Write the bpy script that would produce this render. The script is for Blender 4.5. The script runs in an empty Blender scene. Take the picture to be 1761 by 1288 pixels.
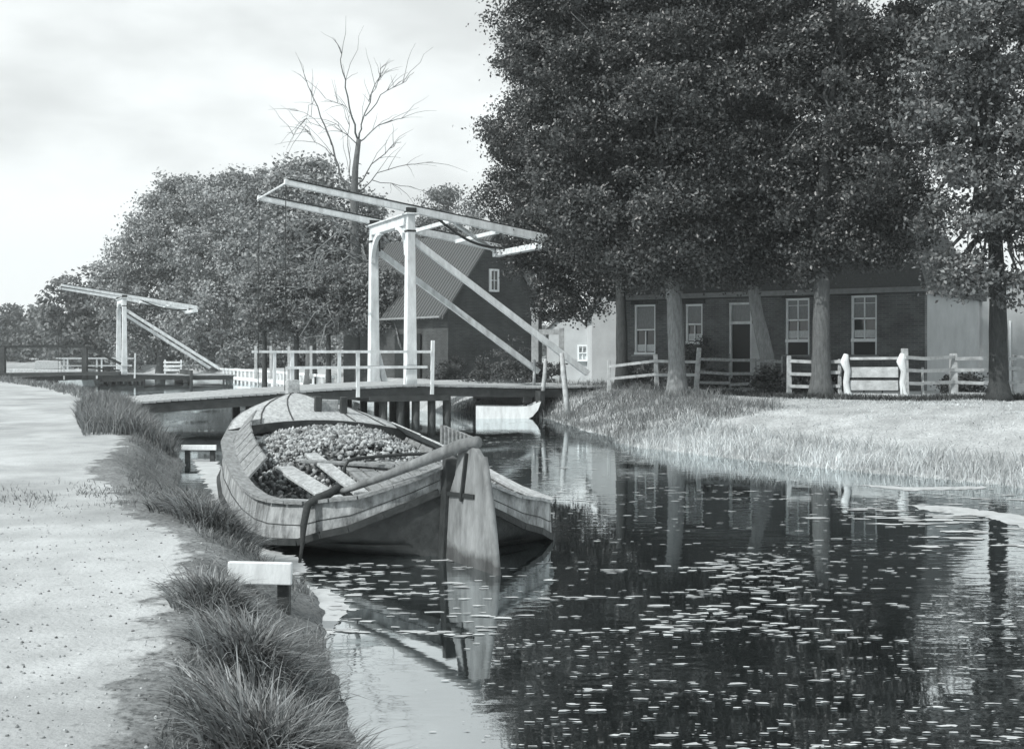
import bpy, math, random
import numpy as np
from mathutils import Vector, Matrix
random.seed(7); rng = np.random.default_rng(7)
R = math.radians
S = bpy.context.scene
COL = S.collection

# ------------------------------------------------------------ camera
EYE = 2.1; F = 2000.0; HY = 605.0; CX = 880.5
cd = bpy.data.cameras.new('camera'); cam = bpy.data.objects.new('camera', cd); COL.objects.link(cam)
cam.location = (0, 0, EYE); cam.rotation_euler = (R(90), 0, 0)
cd.sensor_width = 36; cd.lens = F/1761*36; cd.shift_y = -(644-HY)/1761
cd.clip_start = .1; cd.clip_end = 3000
S.camera = cam
S.render.resolution_x = 1024; S.render.resolution_y = 748

# ------------------------------------------------------------ light
SUN_EL, SUN_AZ = 44, 232      # azimuth measured clockwise from +Y: the sun stands behind the camera, to the left
w = bpy.data.worlds.new('World'); S.world = w; w.use_nodes = True
nt = w.node_tree; nt.nodes.clear()
def N(nt, t, **k):
    n = nt.nodes.new(t)
    for a, b in k.items():
        if a.startswith('i_'): n.inputs[a[2:].replace('_', ' ')].default_value = b
        else: setattr(n, a, b)
    return n
sky = N(nt, 'ShaderNodeTexSky', sky_type='NISHITA', sun_disc=False)
sky.sun_elevation = R(SUN_EL); sky.sun_rotation = R(SUN_AZ); sky.air_density = 1.0; sky.dust_density = 4.0
bw = N(nt, 'ShaderNodeRGBToBW'); nt.links.new(sky.outputs[0], bw.inputs[0])
tc = N(nt, 'ShaderNodeTexCoord'); mp = N(nt, 'ShaderNodeMapping'); mp.inputs['Scale'].default_value = (1, 1, 2.6)
nt.links.new(tc.outputs['Generated'], mp.inputs[0])
nz = N(nt, 'ShaderNodeTexNoise', i_Scale=2.9, i_Detail=5.0, i_Roughness=.5); nt.links.new(mp.outputs[0], nz.inputs['Vector'])
mr = N(nt, 'ShaderNodeMapRange', interpolation_type='SMOOTHSTEP'); mr.inputs[1].default_value = .38; mr.inputs[2].default_value = .62
nt.links.new(nz.outputs[0], mr.inputs[0])
cl = N(nt, 'ShaderNodeMapRange'); cl.inputs[3].default_value = 6.3; cl.inputs[4].default_value = 9.2
nt.links.new(mr.outputs[0], cl.inputs[0])
mx = N(nt, 'ShaderNodeMix', data_type='FLOAT'); mx.inputs[0].default_value = .88
nt.links.new(bw.outputs[0], mx.inputs[2]); nt.links.new(cl.outputs[0], mx.inputs[3])
tint = N(nt, 'ShaderNodeVectorMath', operation='SCALE'); tint.inputs[0].default_value = (.945, .99, .995)
nt.links.new(mx.outputs[0], tint.inputs['Scale'])
bg = N(nt, 'ShaderNodeBackground', i_Strength=.1); nt.links.new(tint.outputs[0], bg.inputs[0])
wo = N(nt, 'ShaderNodeOutputWorld'); nt.links.new(bg.outputs[0], wo.inputs[0])
sl = bpy.data.lights.new('sun', 'SUN'); sl.energy = 3.2; sl.angle = R(.8); sl.color = (1, .985, .955)
so = bpy.data.objects.new('sun', sl); COL.objects.link(so)
sd = Vector((math.sin(R(SUN_AZ))*math.cos(R(SUN_EL)), math.cos(R(SUN_AZ))*math.cos(R(SUN_EL)), math.sin(R(SUN_EL))))
so.rotation_euler = sd.to_track_quat('Z', 'Y').to_euler(); so.location = sd*60
S.view_settings.view_transform = 'Standard'; S.view_settings.look = 'None'
S.view_settings.exposure = .48; S.view_settings.gamma = 1

# ------------------------------------------------------------ helpers
def P(px, py, z=0.0):            # ground point of known height
    Y = (EYE-z)*F/(py-HY); return Vector(((px-CX)/F*Y, Y, z))
def D(px, py, Y):                # point at known distance
    return Vector(((px-CX)/F*Y, Y, EYE-(py-HY)/F*Y))
def G(v): return (max(v*.95-.002, .001), v, v*1.02, 1)   # the cool grey of the print

def material(name, v, rough=.8, var=.25, scale=6.0, stretch=(1, 1, 1), bump=.3, bscale=None, v2=None, island=0.0, spec=.3, coords='Object', dist=.02, translucent=0):
    m = bpy.data.materials.new(name); m.use_nodes = True; nt = m.node_tree; b = nt.nodes['Principled BSDF']
    b.inputs['Roughness'].default_value = rough; b.inputs['Specular IOR Level'].default_value = spec
    tc = N(nt, 'ShaderNodeTexCoord'); mp = N(nt, 'ShaderNodeMapping'); mp.inputs['Scale'].default_value = stretch
    nt.links.new(tc.outputs[coords], mp.inputs[0])
    n1 = N(nt, 'ShaderNodeTexNoise', i_Scale=scale, i_Detail=8.0, i_Roughness=.65); nt.links.new(mp.outputs[0], n1.inputs['Vector'])
    r = N(nt, 'ShaderNodeMapRange'); r.inputs[1].default_value = .3; r.inputs[2].default_value = .7
    nt.links.new(n1.outputs[0], r.inputs[0])
    mixc = N(nt, 'ShaderNodeMix', data_type='RGBA')
    mixc.inputs[6].default_value = G(v2 if v2 is not None else v*(1-var)); mixc.inputs[7].default_value = G(v*(1+var) if v2 is None else v)
    nt.links.new(r.outputs[0], mixc.inputs[0]); last = mixc.outputs[2]
    if island:
        g = N(nt, 'ShaderNodeNewGeometry'); rr = N(nt, 'ShaderNodeMapRange'); rr.inputs[3].default_value = 1-island; rr.inputs[4].default_value = 1+island
        nt.links.new(g.outputs['Random Per Island'], rr.inputs[0])
        s = N(nt, 'ShaderNodeVectorMath', operation='SCALE'); nt.links.new(last, s.inputs[0]); nt.links.new(rr.outputs[0], s.inputs['Scale']); last = s.outputs[0]
    nt.links.new(last, b.inputs['Base Color'])
    if bump:
        n2 = N(nt, 'ShaderNodeTexNoise', i_Scale=bscale or scale*4, i_Detail=6.0); nt.links.new(mp.outputs[0], n2.inputs['Vector'])
        bp = N(nt, 'ShaderNodeBump', i_Strength=bump, i_Distance=dist); nt.links.new(n2.outputs[0], bp.inputs['Height']); nt.links.new(bp.outputs[0], b.inputs['Normal'])
    if translucent:
        tr = N(nt, 'ShaderNodeBsdfTranslucent'); nt.links.new(last, tr.inputs[0])
        ms = N(nt, 'ShaderNodeMixShader'); ms.inputs[0].default_value = translucent
        nt.links.new(b.outputs[0], ms.inputs[1]); nt.links.new(tr.outputs[0], ms.inputs[2])
        nt.links.new(ms.outputs[0], nt.nodes['Material Output'].inputs[0])
    return m
M = {}
M['white'] = material('white_paint', .84, .55, scale=2.5, v2=.5, stretch=(2, 2, .6), bump=.25, bscale=30)
M['white_fence'] = material('weathered_white_paint', .52, .7, scale=5, v2=.24, bump=.3, bscale=30)
M['tar'] = material('tarred_timber', .045, .6, .4, scale=5, bump=.4)
M['deckwood'] = material('bleached_planks', .42, .8, scale=4, v2=.28, stretch=(1, 1, 1), bump=.4)
M['hull_light'] = material('worn_hull_paint', .46, .75, scale=3.4, v2=.06, stretch=(2.2, 2.2, 1), bump=.35, bscale=22)
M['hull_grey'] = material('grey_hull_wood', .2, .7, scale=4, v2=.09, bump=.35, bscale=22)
M['hull_dark'] = material('tarred_hull', .035, .55, .5, scale=5, bump=.4)
M['rudder'] = material('worn_rudder_wood', .27, .75, scale=5, v2=.07, stretch=(1, 1, .35), bump=.5, bscale=16)
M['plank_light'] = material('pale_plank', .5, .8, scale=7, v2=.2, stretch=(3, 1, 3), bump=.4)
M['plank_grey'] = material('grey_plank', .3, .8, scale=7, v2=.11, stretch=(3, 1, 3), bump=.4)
M['iron'] = material('iron', .03, .5, .3, bump=.2)
M['rope'] = material('rope', .3, .9, .3, scale=40, bump=.5)
M['darkrope'] = material('tarred_rope', .04, .9, .3, scale=40, bump=.5)
M['clod'] = material('peat_clods', .42, .95, scale=20, v2=.13, bump=.8, bscale=60, island=.7)
M['bark'] = material('bark', .16, .95, scale=5, v2=.07, stretch=(4, 4, 1), bump=.8, dist=.04)
M['bark_pale'] = material('pale_bark', .30, .95, scale=5, v2=.14, stretch=(4, 4, 1), bump=.7, dist=.04)
M['bark_dark'] = material('dark_bark', .07, .95, scale=5, v2=.03, stretch=(4, 4, 1), bump=.8, dist=.04)
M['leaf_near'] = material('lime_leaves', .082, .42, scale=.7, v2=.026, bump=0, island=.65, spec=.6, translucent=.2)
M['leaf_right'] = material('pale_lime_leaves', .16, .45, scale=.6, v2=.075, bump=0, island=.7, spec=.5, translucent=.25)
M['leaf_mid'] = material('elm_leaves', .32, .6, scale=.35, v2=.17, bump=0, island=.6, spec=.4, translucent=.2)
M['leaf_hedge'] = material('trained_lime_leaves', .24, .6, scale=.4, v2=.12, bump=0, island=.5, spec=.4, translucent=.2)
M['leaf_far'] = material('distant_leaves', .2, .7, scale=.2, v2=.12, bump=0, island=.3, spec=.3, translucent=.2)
M['shrub'] = material('shrub_leaves', .10, .6, scale=2, v2=.05, bump=0, island=.5, spec=.4, translucent=.2)
M['grass_near'] = material('sedge_blades', .27, .55, scale=5, v2=.09, bump=0, island=.9, spec=.5, translucent=.25)
M['grass_bank'] = material('bank_grass_blades', .24, .6, scale=1, v2=.12, bump=0, island=.5, spec=.4, translucent=.25)
M['grass_shade'] = material('shade_strip_blades', .07, .6, scale=1, v2=.04, bump=0, island=.5, spec=.3, translucent=.15)  # dark blade colour carries the tree shade at the fence foot
M['reed'] = material('reed_blades', .62, .6, scale=.6, v2=.36, bump=0, island=.45, spec=.4, translucent=.3)
M['weed'] = material('floating_leaves', .5, .6, scale=3, v2=.32, bump=.1, island=.3)
M['thatch'] = material('thatch', .07, .95, .3, scale=6, stretch=(3, 3, .6), bump=.7, bscale=25)
M['plaster'] = material('pale_plaster', .42, .9, scale=1.3, v2=.32, bump=.2, bscale=14)
M['whitewash'] = material('whitewash', .56, .9, scale=1.3, v2=.42, bump=.2, bscale=14)
M['grey_gutter'] = material('grey_painted_board', .22, .7, .2, bump=.2)
M['blind'] = material('grey_blind', .34, .9, scale=9, v2=.22, stretch=(4, 4, 1), bump=.3)
M['curtain'] = material('lace_curtain', .75, .9, scale=9, v2=.5, stretch=(4, 4, 1), bump=.3)
M['door'] = material('dark_door_paint', .018, .4, .2, bump=.1)

# tide stain on the rudder: dark soaked wood near the water
nt = M['rudder'].node_tree; b = nt.nodes['Principled BSDF']; src = b.inputs['Base Color'].links[0].from_socket
tc = N(nt, 'ShaderNodeTexCoord'); sx = N(nt, 'ShaderNodeSeparateXYZ'); nt.links.new(tc.outputs['Object'], sx.inputs[0])
nz_ = N(nt, 'ShaderNodeTexNoise', i_Scale=6.0, i_Detail=4.0); nt.links.new(tc.outputs['Object'], nz_.inputs['Vector'])
ma = N(nt, 'ShaderNodeMath', operation='MULTIPLY_ADD'); nt.links.new(nz_.outputs[0], ma.inputs[0]); ma.inputs[1].default_value = .22; nt.links.new(sx.outputs[2], ma.inputs[2])
mr_ = N(nt, 'ShaderNodeMapRange'); mr_.inputs[1].default_value = .22; mr_.inputs[2].default_value = .3; mr_.inputs[3].default_value = .35; nt.links.new(ma.outputs[0], mr_.inputs[0])
sc_ = N(nt, 'ShaderNodeVectorMath', operation='SCALE'); nt.links.new(src, sc_.inputs[0]); nt.links.new(mr_.outputs[0], sc_.inputs['Scale']); nt.links.new(sc_.outputs[0], b.inputs['Base Color'])

def brick(name, v, mort, sc=1.0):
    m = material(name, v, .9, .3, scale=3, bump=0); nt = m.node_tree; b = nt.nodes['Principled BSDF']
    tc = N(nt, 'ShaderNodeTexCoord'); sx = N(nt, 'ShaderNodeSeparateXYZ'); cb = N(nt, 'ShaderNodeCombineXYZ')
    nt.links.new(tc.outputs['Object'], sx.inputs[0]); ad = N(nt, 'ShaderNodeMath', operation='ADD')
    nt.links.new(sx.outputs[0], ad.inputs[0]); nt.links.new(sx.outputs[1], ad.inputs[1])
    nt.links.new(ad.outputs[0], cb.inputs[0]); nt.links.new(sx.outputs[2], cb.inputs[1])
    br = N(nt, 'ShaderNodeTexBrick', i_Scale=sc); br.inputs['Color1'].default_value = G(v); br.inputs['Color2'].default_value = G(v*.65)
    br.inputs['Mortar'].default_value = G(mort); br.inputs['Brick Width'].default_value = .22; br.inputs['Row Height'].default_value = .065
    br.inputs['Mortar Size'].default_value = .008
    nt.links.new(cb.outputs[0], br.inputs['Vector'])
    nz = N(nt, 'ShaderNodeTexNoise', i_Scale=1.2, i_Detail=6.0); nt.links.new(tc.outputs['Object'], nz.inputs['Vector'])
    r = N(nt, 'ShaderNodeMapRange'); r.inputs[1].default_value = .3; r.inputs[2].default_value = .7; r.inputs[3].default_value = .65; r.inputs[4].default_value = 1.3
    nt.links.new(nz.outputs[0], r.inputs[0]); s = N(nt, 'ShaderNodeVectorMath', operation='SCALE')
    nt.links.new(br.outputs[0], s.inputs[0]); nt.links.new(r.outputs[0], s.inputs['Scale']); nt.links.new(s.outputs[0], b.inputs['Base Color'])
    bp = N(nt, 'ShaderNodeBump', i_Strength=.4, i_Distance=.01, invert=True); nt.links.new(br.outputs['Fac'], bp.inputs['Height']); nt.links.new(bp.outputs[0], b.inputs['Normal'])
    return m
M['brick'] = brick('brick_wall', .13, .17)
M['brick_dark'] = brick('old_dark_brick', .065, .08)

g = bpy.data.materials.new('window_glass'); g.use_nodes = True; b = g.node_tree.nodes['Principled BSDF']
b.inputs['Base Color'].default_value = G(.03); b.inputs['Roughness'].default_value = .06; b.inputs['Specular IOR Level'].default_value = .8
M['glass'] = g
M['window_white'] = material('window_white_paint', .88, .45, scale=4, v2=.78, bump=.1)

def tiles(name, v):
    m = material(name, v, .8, .3, scale=3, bump=0); nt = m.node_tree; b = nt.nodes['Principled BSDF']
    tc = N(nt, 'ShaderNodeTexCoord'); wv = N(nt, 'ShaderNodeTexWave', wave_type='BANDS', bands_direction='Y', i_Scale=1.0)
    wv.inputs['Distortion'].default_value = .6; wv.inputs['Detail'].default_value = 1
    mp = N(nt, 'ShaderNodeMapping'); mp.inputs['Scale'].default_value = (1, 1.25, 1); nt.links.new(tc.outputs['Object'], mp.inputs[0]); nt.links.new(mp.outputs[0], wv.inputs[0])
    mi = N(nt, 'ShaderNodeMix', data_type='RGBA'); mi.inputs[6].default_value = G(v*.45); mi.inputs[7].default_value = G(v*1.5)
    nt.links.new(wv.outputs['Fac'], mi.inputs[0]); nt.links.new(mi.outputs[2], b.inputs['Base Color'])
    bp = N(nt, 'ShaderNodeBump', i_Strength=.8, i_Distance=.05); nt.links.new(wv.outputs['Fac'], bp.inputs['Height']); nt.links.new(bp.outputs[0], b.inputs['Normal'])
    return m
M['tiles'] = tiles('pantiles', .07)

class MB:
    def __init__(s): s.v = []; s.f = []
    def add(s, vs, fs):
        o = len(s.v); s.v += [tuple(v) for v in vs]; s.f += [tuple(i+o for i in f) for f in fs]; return s
    def box(s, c, d, rz=0, M4=None):
        hx, hy, hz = d[0]/2, d[1]/2, d[2]/2; c = Vector(c); cz, sz = math.cos(rz), math.sin(rz)
        vs = []
        for z in (-hz, hz):
            for x, y in ((-hx, -hy), (hx, -hy), (hx, hy), (-hx, hy)):
                v = Vector((x*cz-y*sz, x*sz+y*cz, z))+c
                if M4: v = M4 @ v
                vs.append(v)
        return s.add(vs, [(3, 2, 1, 0), (4, 5, 6, 7), (0, 1, 5, 4), (1, 2, 6, 5), (2, 3, 7, 6), (3, 0, 4, 7)])
    def beam(s, a, b, w_, h_, w2=None, h2=None, up=(0, 0, 1)):
        a = Vector(a); b = Vector(b); d = (b-a).normalized(); u = Vector(up)
        if abs(d.dot(u)) > .98: u = Vector((0, 1, 0))
        x = d.cross(u).normalized(); z = x.cross(d).normalized(); vs = []
        for p, ww, hh in ((a, w_, h_), (b, w2 or w_, h2 or h_)):
            for i, j in ((-1, -1), (1, -1), (1, 1), (-1, 1)): vs.append(p+x*i*ww/2+z*j*hh/2)
        return s.add(vs, [(0, 1, 2, 3), (7, 6, 5, 4), (4, 5, 1, 0), (5, 6, 2, 1), (6, 7, 3, 2), (7, 4, 0, 3)])
    def tube(s, pts, rad, n=8, cap=True):
        pts = [Vector(p) for p in pts]
        if not hasattr(rad, '__len__'): rad = [rad]*len(pts)
        o = len(s.v); u = None
        for i, p in enumerate(pts):
            d = (pts[min(i+1, len(pts)-1)]-pts[max(i-1, 0)]).normalized()
            if u is None: u = Vector((1, 0, 0)) if abs(d.x) < .9 else Vector((0, 1, 0))
            u = (u-d*u.dot(d)).normalized(); v = d.cross(u)
            for k in range(n):
                t = 2*math.pi*k/n; s.v.append(tuple(p+(u*math.cos(t)+v*math.sin(t))*rad[i]))
        for i in range(len(pts)-1):
            for k in range(n):
                a = o+i*n+k; b = o+i*n+(k+1) % n; s.f.append((a, b, b+n, a+n))
        if cap:
            s.f.append(tuple(o+k for k in reversed(range(n)))); e = o+(len(pts)-1)*n; s.f.append(tuple(e+k for k in range(n)))
        return s
    def prism(s, poly, dvec):      # closed polygon (3d pts) pushed along dvec
        n = len(poly); dv = Vector(dvec); a = [Vector(p) for p in poly]; vs = a+[p+dv for p in a]
        return s.add(vs, [tuple(range(n)), tuple(reversed(range(n, 2*n)))]+[(i, i+n, (i+1) % n+n, (i+1) % n) for i in range(n)])
    def build(s, name, m, parent=None, smooth=False, bevel=0):
        me = bpy.data.meshes.new(name); me.from_pydata(s.v, [], s.f); me.validate(); me.update()
        me.materials.append(m if not isinstance(m, str) else M[m])
        import bmesh
        bm = bmesh.new(); bm.from_mesh(me); bmesh.ops.recalc_face_normals(bm, faces=bm.faces); bm.to_mesh(me); bm.free()
        if smooth: me.polygons.foreach_set('use_smooth', [True]*len(me.polygons))
        o = bpy.data.objects.new(name, me); COL.objects.link(o); o.parent = parent
        if bevel:
            bv = o.modifiers.new('bevel', 'BEVEL'); bv.width = bevel; bv.segments = 2; bv.limit_method = 'ANGLE'
        return o
def tag(o, label=None, cat=None, group=None, kind=None):
    if label: o['label'] = label
    if cat: o['category'] = cat
    if group: o['group'] = group
    if kind: o['kind'] = kind
    return o
def empty(name, loc, rz, label, cat, group=None):
    o = bpy.data.objects.new(name, None); COL.objects.link(o); o.location = loc; o.rotation_euler = (0, 0, rz)
    o.empty_display_size = .2
    return tag(o, label, cat, group)
def npmesh(name, verts, faces, m, parent=None, loc=None):     # verts (n,3), faces (m,k)
    me = bpy.data.meshes.new(name); k = faces.shape[1]
    if loc is not None: verts = verts-np.array(loc)
    me.vertices.add(len(verts)); me.vertices.foreach_set('co', verts.astype(np.float32).ravel())
    me.loops.add(faces.size); me.loops.foreach_set('vertex_index', faces.astype(np.int32).ravel())
    me.polygons.add(len(faces)); me.polygons.foreach_set('loop_start', np.arange(0, faces.size, k, dtype=np.int32))
    me.polygons.foreach_set('loop_total', np.full(len(faces), k, dtype=np.int32))
    me.update(calc_edges=True); me.materials.append(M[m])
    o = bpy.data.objects.new(name, me); COL.objects.link(o); o.parent = parent
    if loc is not None and parent is None: o.location = loc
    return o
def unit(a): return a/np.maximum(np.linalg.norm(a, axis=1, keepdims=True), 1e-6)

# ------------------------------------------------------------ ground, canal
LSH = [(0, -6), (-.25, 3), (-.85, 6.15), (-1.75, 10), (-2.95, 12.3), (-4.35, 15.5), (-5.2, 18), (-6.1, 21.5), (-8.3, 27), (-9.9, 32), (-11.8, 38), (-18.5, 51), (-29, 68), (-60, 108), (-120, 190), (-260, 370)]
RSH = [(16, -6), (12.5, 8), (9.6, 14.5), (8.0, 18.2), (6.2, 20.3), (4.6, 22.6), (2.9, 25.5), (2.2, 30), (1.2, 36), (.2, 39), (-3.5, 41.5), (-8.5, 56), (-14, 70), (-21, 84), (-47, 125), (-103, 205), (-235, 380)]
def sdist(x, y, line):           # signed distance to a polyline, + on its left going forward
    best = np.full(x.shape, 1e9); sg = np.ones(x.shape)
    for (ax, ay), (bx, by) in zip(line[:-1], line[1:]):
        dx, dy = bx-ax, by-ay; t = np.clip(((x-ax)*dx+(y-ay)*dy)/(dx*dx+dy*dy), 0, 1)
        qx, qy = ax+t*dx, ay+t*dy; d = np.hypot(x-qx, y-qy); c = dx*(y-ay)-dy*(x-ax)
        m = d < best-1e-9; best = np.where(m, d, best); sg = np.where(m, np.sign(c), sg)
    return best*sg
def vnoise(x, y, s=1.0, seed=0):
    a = seed*1.7
    return (np.sin(x*1.3*s+a)*np.cos(y*1.1*s-a)+.5*np.sin(x*2.9*s+y*1.7*s+a*2)+.3*np.sin(y*5.3*s-x*3.1*s+a)+.2*np.sin(x*9.1*s+a)*np.sin(y*8.3*s))/2
def height(x, y):
    x = np.asarray(x, float); y = np.asarray(y, float)
    dl = sdist(x, y, LSH)+.10*vnoise(x, y, 1.6, 1); dr = -sdist(x, y, RSH)+.22*vnoise(x, y, 1.2, 2)
    sm = lambda t: t*t*(3-2*t)
    hl = np.where(dl > 0, .06+.49*sm(np.clip(dl/.85, 0, 1)), np.maximum(.06+dl*1.2, -.7))
    wr = np.clip(2.2+(x-2)*.55, 2.2, 5.5)
    hr = np.where(dr > 0, .03+.87*sm(np.clip(dr/wr, 0, 1))**.85, np.maximum(.03+dr*.9, -.7))
    h = np.maximum(hl, hr)
    h += np.where(dl > 1, .012*vnoise(x, y, 1.9, 3), 0)+np.where(dr > 1, .03*vnoise(x, y, 1.1, 4), 0)
    return h
xs = np.concatenate([[-900, -600, -420], np.arange(-300, -60, 12), np.arange(-60, -14, .8), np.arange(-14, 12, .13), np.arange(12, 40, .8), np.arange(40, 300, 12), [420, 700]])
ys = np.concatenate([[-8, -4, -1], np.arange(1, 30, .13), np.arange(30, 60, .35), np.arange(60, 110, 1.2), np.arange(110, 420, 10), [600, 900, 1600]])
XX, YY = np.meshgrid(xs, ys); HH = height(XX, YY)
V = np.stack([XX, YY, HH], -1).reshape(-1, 3); nx, ny = len(xs), len(ys)
I = np.arange(nx*ny).reshape(ny, nx)
Fq = np.stack([I[:-1, :-1], I[:-1, 1:], I[1:, 1:], I[1:, :-1]], -1).reshape(-1, 4)

gm = bpy.data.materials.new('ground'); gm.use_nodes = True; nt = gm.node_tree; b = nt.nodes['Principled BSDF']; b.inputs['Roughness'].default_value = .95; b.inputs['Specular IOR Level'].default_value = .15
at = N(nt, 'ShaderNodeAttribute', attribute_name='towpath'); tc = N(nt, 'ShaderNodeTexCoord')
def noise(sc, lo=.35, hi=.65, det=8.0):
    n = N(nt, 'ShaderNodeTexNoise', i_Scale=sc, i_Detail=det, i_Roughness=.65); nt.links.new(tc.outputs['Object'], n.inputs['Vector'])
    r = N(nt, 'ShaderNodeMapRange'); r.inputs[1].default_value = lo; r.inputs[2].default_value = hi; nt.links.new(n.outputs[0], r.inputs[0]); return r.outputs[0]
def mixc(f, a, c, bt='MIX'):
    m = N(nt, 'ShaderNodeMix', data_type='RGBA', blend_type=bt)
    for k, v in ((0, f), (6, a), (7, c)):
        if hasattr(v, 'is_linked'): nt.links.new(v, m.inputs[k])
        else: m.inputs[k].default_value = v
    return m.outputs[2]
sand = mixc(noise(.8), G(.31), G(.47)); sand = mixc(noise(38, .55, .78), sand, G(.24)); sand = mixc(noise(.55, .5, .75, 3.0), sand, G(.24)); sand = mixc(noise(6, .6, .75), sand, G(.22))  # the broad dark patches paint soft tree shade into the sand
grs = mixc(noise(1.2), G(.3), G(.5)); grs = mixc(noise(22, .45, .7), grs, G(.2))
sx = N(nt, 'ShaderNodeAttribute', attribute_name='meadow')
lft = mixc(noise(1.6), G(.13), G(.25)); lft = mixc(noise(26, .45, .65), lft, G(.07)); grs = mixc(sx.outputs['Fac'], lft, grs)
peb = N(nt, 'ShaderNodeTexVoronoi', i_Scale=55.0); nt.links.new(tc.outputs['Object'], peb.inputs['Vector']); pr = N(nt, 'ShaderNodeMapRange'); pr.inputs[1].default_value = .12; pr.inputs[2].default_value = .2; pr.inputs[3].default_value = .55; pr.inputs[4].default_value = 0
nt.links.new(peb.outputs['Distance'], pr.inputs[0]); sand = mixc(pr.outputs[0], sand, G(.15))
edge = N(nt, 'ShaderNodeMath', operation='ADD'); nn = noise(3.0, .2, .8); sb = N(nt, 'ShaderNodeMath', operation='MULTIPLY_ADD'); nt.links.new(nn, sb.inputs[0]); sb.inputs[1].default_value = 1.3; sb.inputs[2].default_value = -.65
nt.links.new(at.outputs['Fac'], edge.inputs[0]); nt.links.new(sb.outputs[0], edge.inputs[1])
er = N(nt, 'ShaderNodeMapRange'); er.inputs[1].default_value = .42; er.inputs[2].default_value = .58; nt.links.new(edge.outputs[0], er.inputs[0])
nt.links.new(mixc(er.outputs[0], grs, sand), b.inputs['Base Color'])
n2 = N(nt, 'ShaderNodeTexNoise', i_Scale=30.0, i_Detail=8.0); nt.links.new(tc.outputs['Object'], n2.inputs['Vector'])
bp = N(nt, 'ShaderNodeBump', i_Strength=.45, i_Distance=.03); nt.links.new(n2.outputs[0], bp.inputs['Height']); nt.links.new(bp.outputs[0], b.inputs['Normal'])
M['ground'] = gm
gr = npmesh('ground', V, Fq, 'ground'); gr.data.polygons.foreach_set('use_smooth', [True]*len(Fq)); tag(gr, kind='structure')
dl = sdist(V[:, 0], V[:, 1], LSH)
mw = np.clip(-sdist(V[:, 0], V[:, 1], RSH)+1.5, 0, 1); a_ = gr.data.attributes.new('meadow', 'FLOAT', 'POINT'); a_.data.foreach_set('value', mw.astype(np.float32))
pa = np.clip((dl-.82-.22*vnoise(V[:, 0], V[:, 1], .9, 5))/.5, 0, 1)*np.clip((14-dl)/2, 0, 1)
a_ = gr.data.attributes.new('towpath', 'FLOAT', 'POINT'); a_.data.foreach_set('value', pa.astype(np.float32))

# water
wm = bpy.data.materials.new('canal_water'); wm.use_nodes = True; nt = wm.node_tree; nt.nodes.clear()
tc = N(nt, 'ShaderNodeTexCoord'); mp = N(nt, 'ShaderNodeMapping'); mp.inputs['Scale'].default_value = (1.2, 2.6, 1); nt.links.new(tc.outputs['Object'], mp.inputs[0])
n1 = N(nt, 'ShaderNodeTexNoise', i_Scale=2.4, i_Detail=3.0, i_Roughness=.45); nt.links.new(mp.outputs[0], n1.inputs['Vector'])
n3 = N(nt, 'ShaderNodeTexNoise', i_Scale=.35, i_Detail=2.0); nt.links.new(tc.outputs['Object'], n3.inputs['Vector'])
r3 = N(nt, 'ShaderNodeMapRange'); r3.inputs[1].default_value = .42; r3.inputs[2].default_value = .62; r3.inputs[3].default_value = .015; r3.inputs[4].default_value = .11
nt.links.new(n3.outputs[0], r3.inputs[0])
bp = N(nt, 'ShaderNodeBump', i_Distance=.035); nt.links.new(r3.outputs[0], bp.inputs['Strength']); nt.links.new(n1.outputs[0], bp.inputs['Height'])
gl = N(nt, 'ShaderNodeBsdfGlossy', i_Roughness=.025); gl.inputs[0].default_value = (.92, .96, .97, 1)
df = N(nt, 'ShaderNodeBsdfDiffuse'); df.inputs[0].default_value = G(.01)
fr = N(nt, 'ShaderNodeFresnel', i_IOR=2.0); pw_ = N(nt, 'ShaderNodeMath', operation='POWER'); pw_.inputs[1].default_value = .29; nt.links.new(fr.outputs[0], pw_.inputs[0]); ms = N(nt, 'ShaderNodeMixShader')
for s_ in (gl, fr): nt.links.new(bp.outputs[0], s_.inputs['Normal'])
nt.links.new(pw_.outputs[0], ms.inputs[0]); nt.links.new(df.outputs[0], ms.inputs[1]); nt.links.new(gl.outputs[0], ms.inputs[2])
ou = N(nt, 'ShaderNodeOutputMaterial'); nt.links.new(ms.outputs[0], ou.inputs[0])
M['water'] = wm
wt = MB().add([(-400, -8, 0), (60, -8, 0), (60, 520, 0), (-400, 520, 0)], [(0, 1, 2, 3)]).build('water', 'water'); tag(wt, kind='structure')

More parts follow.
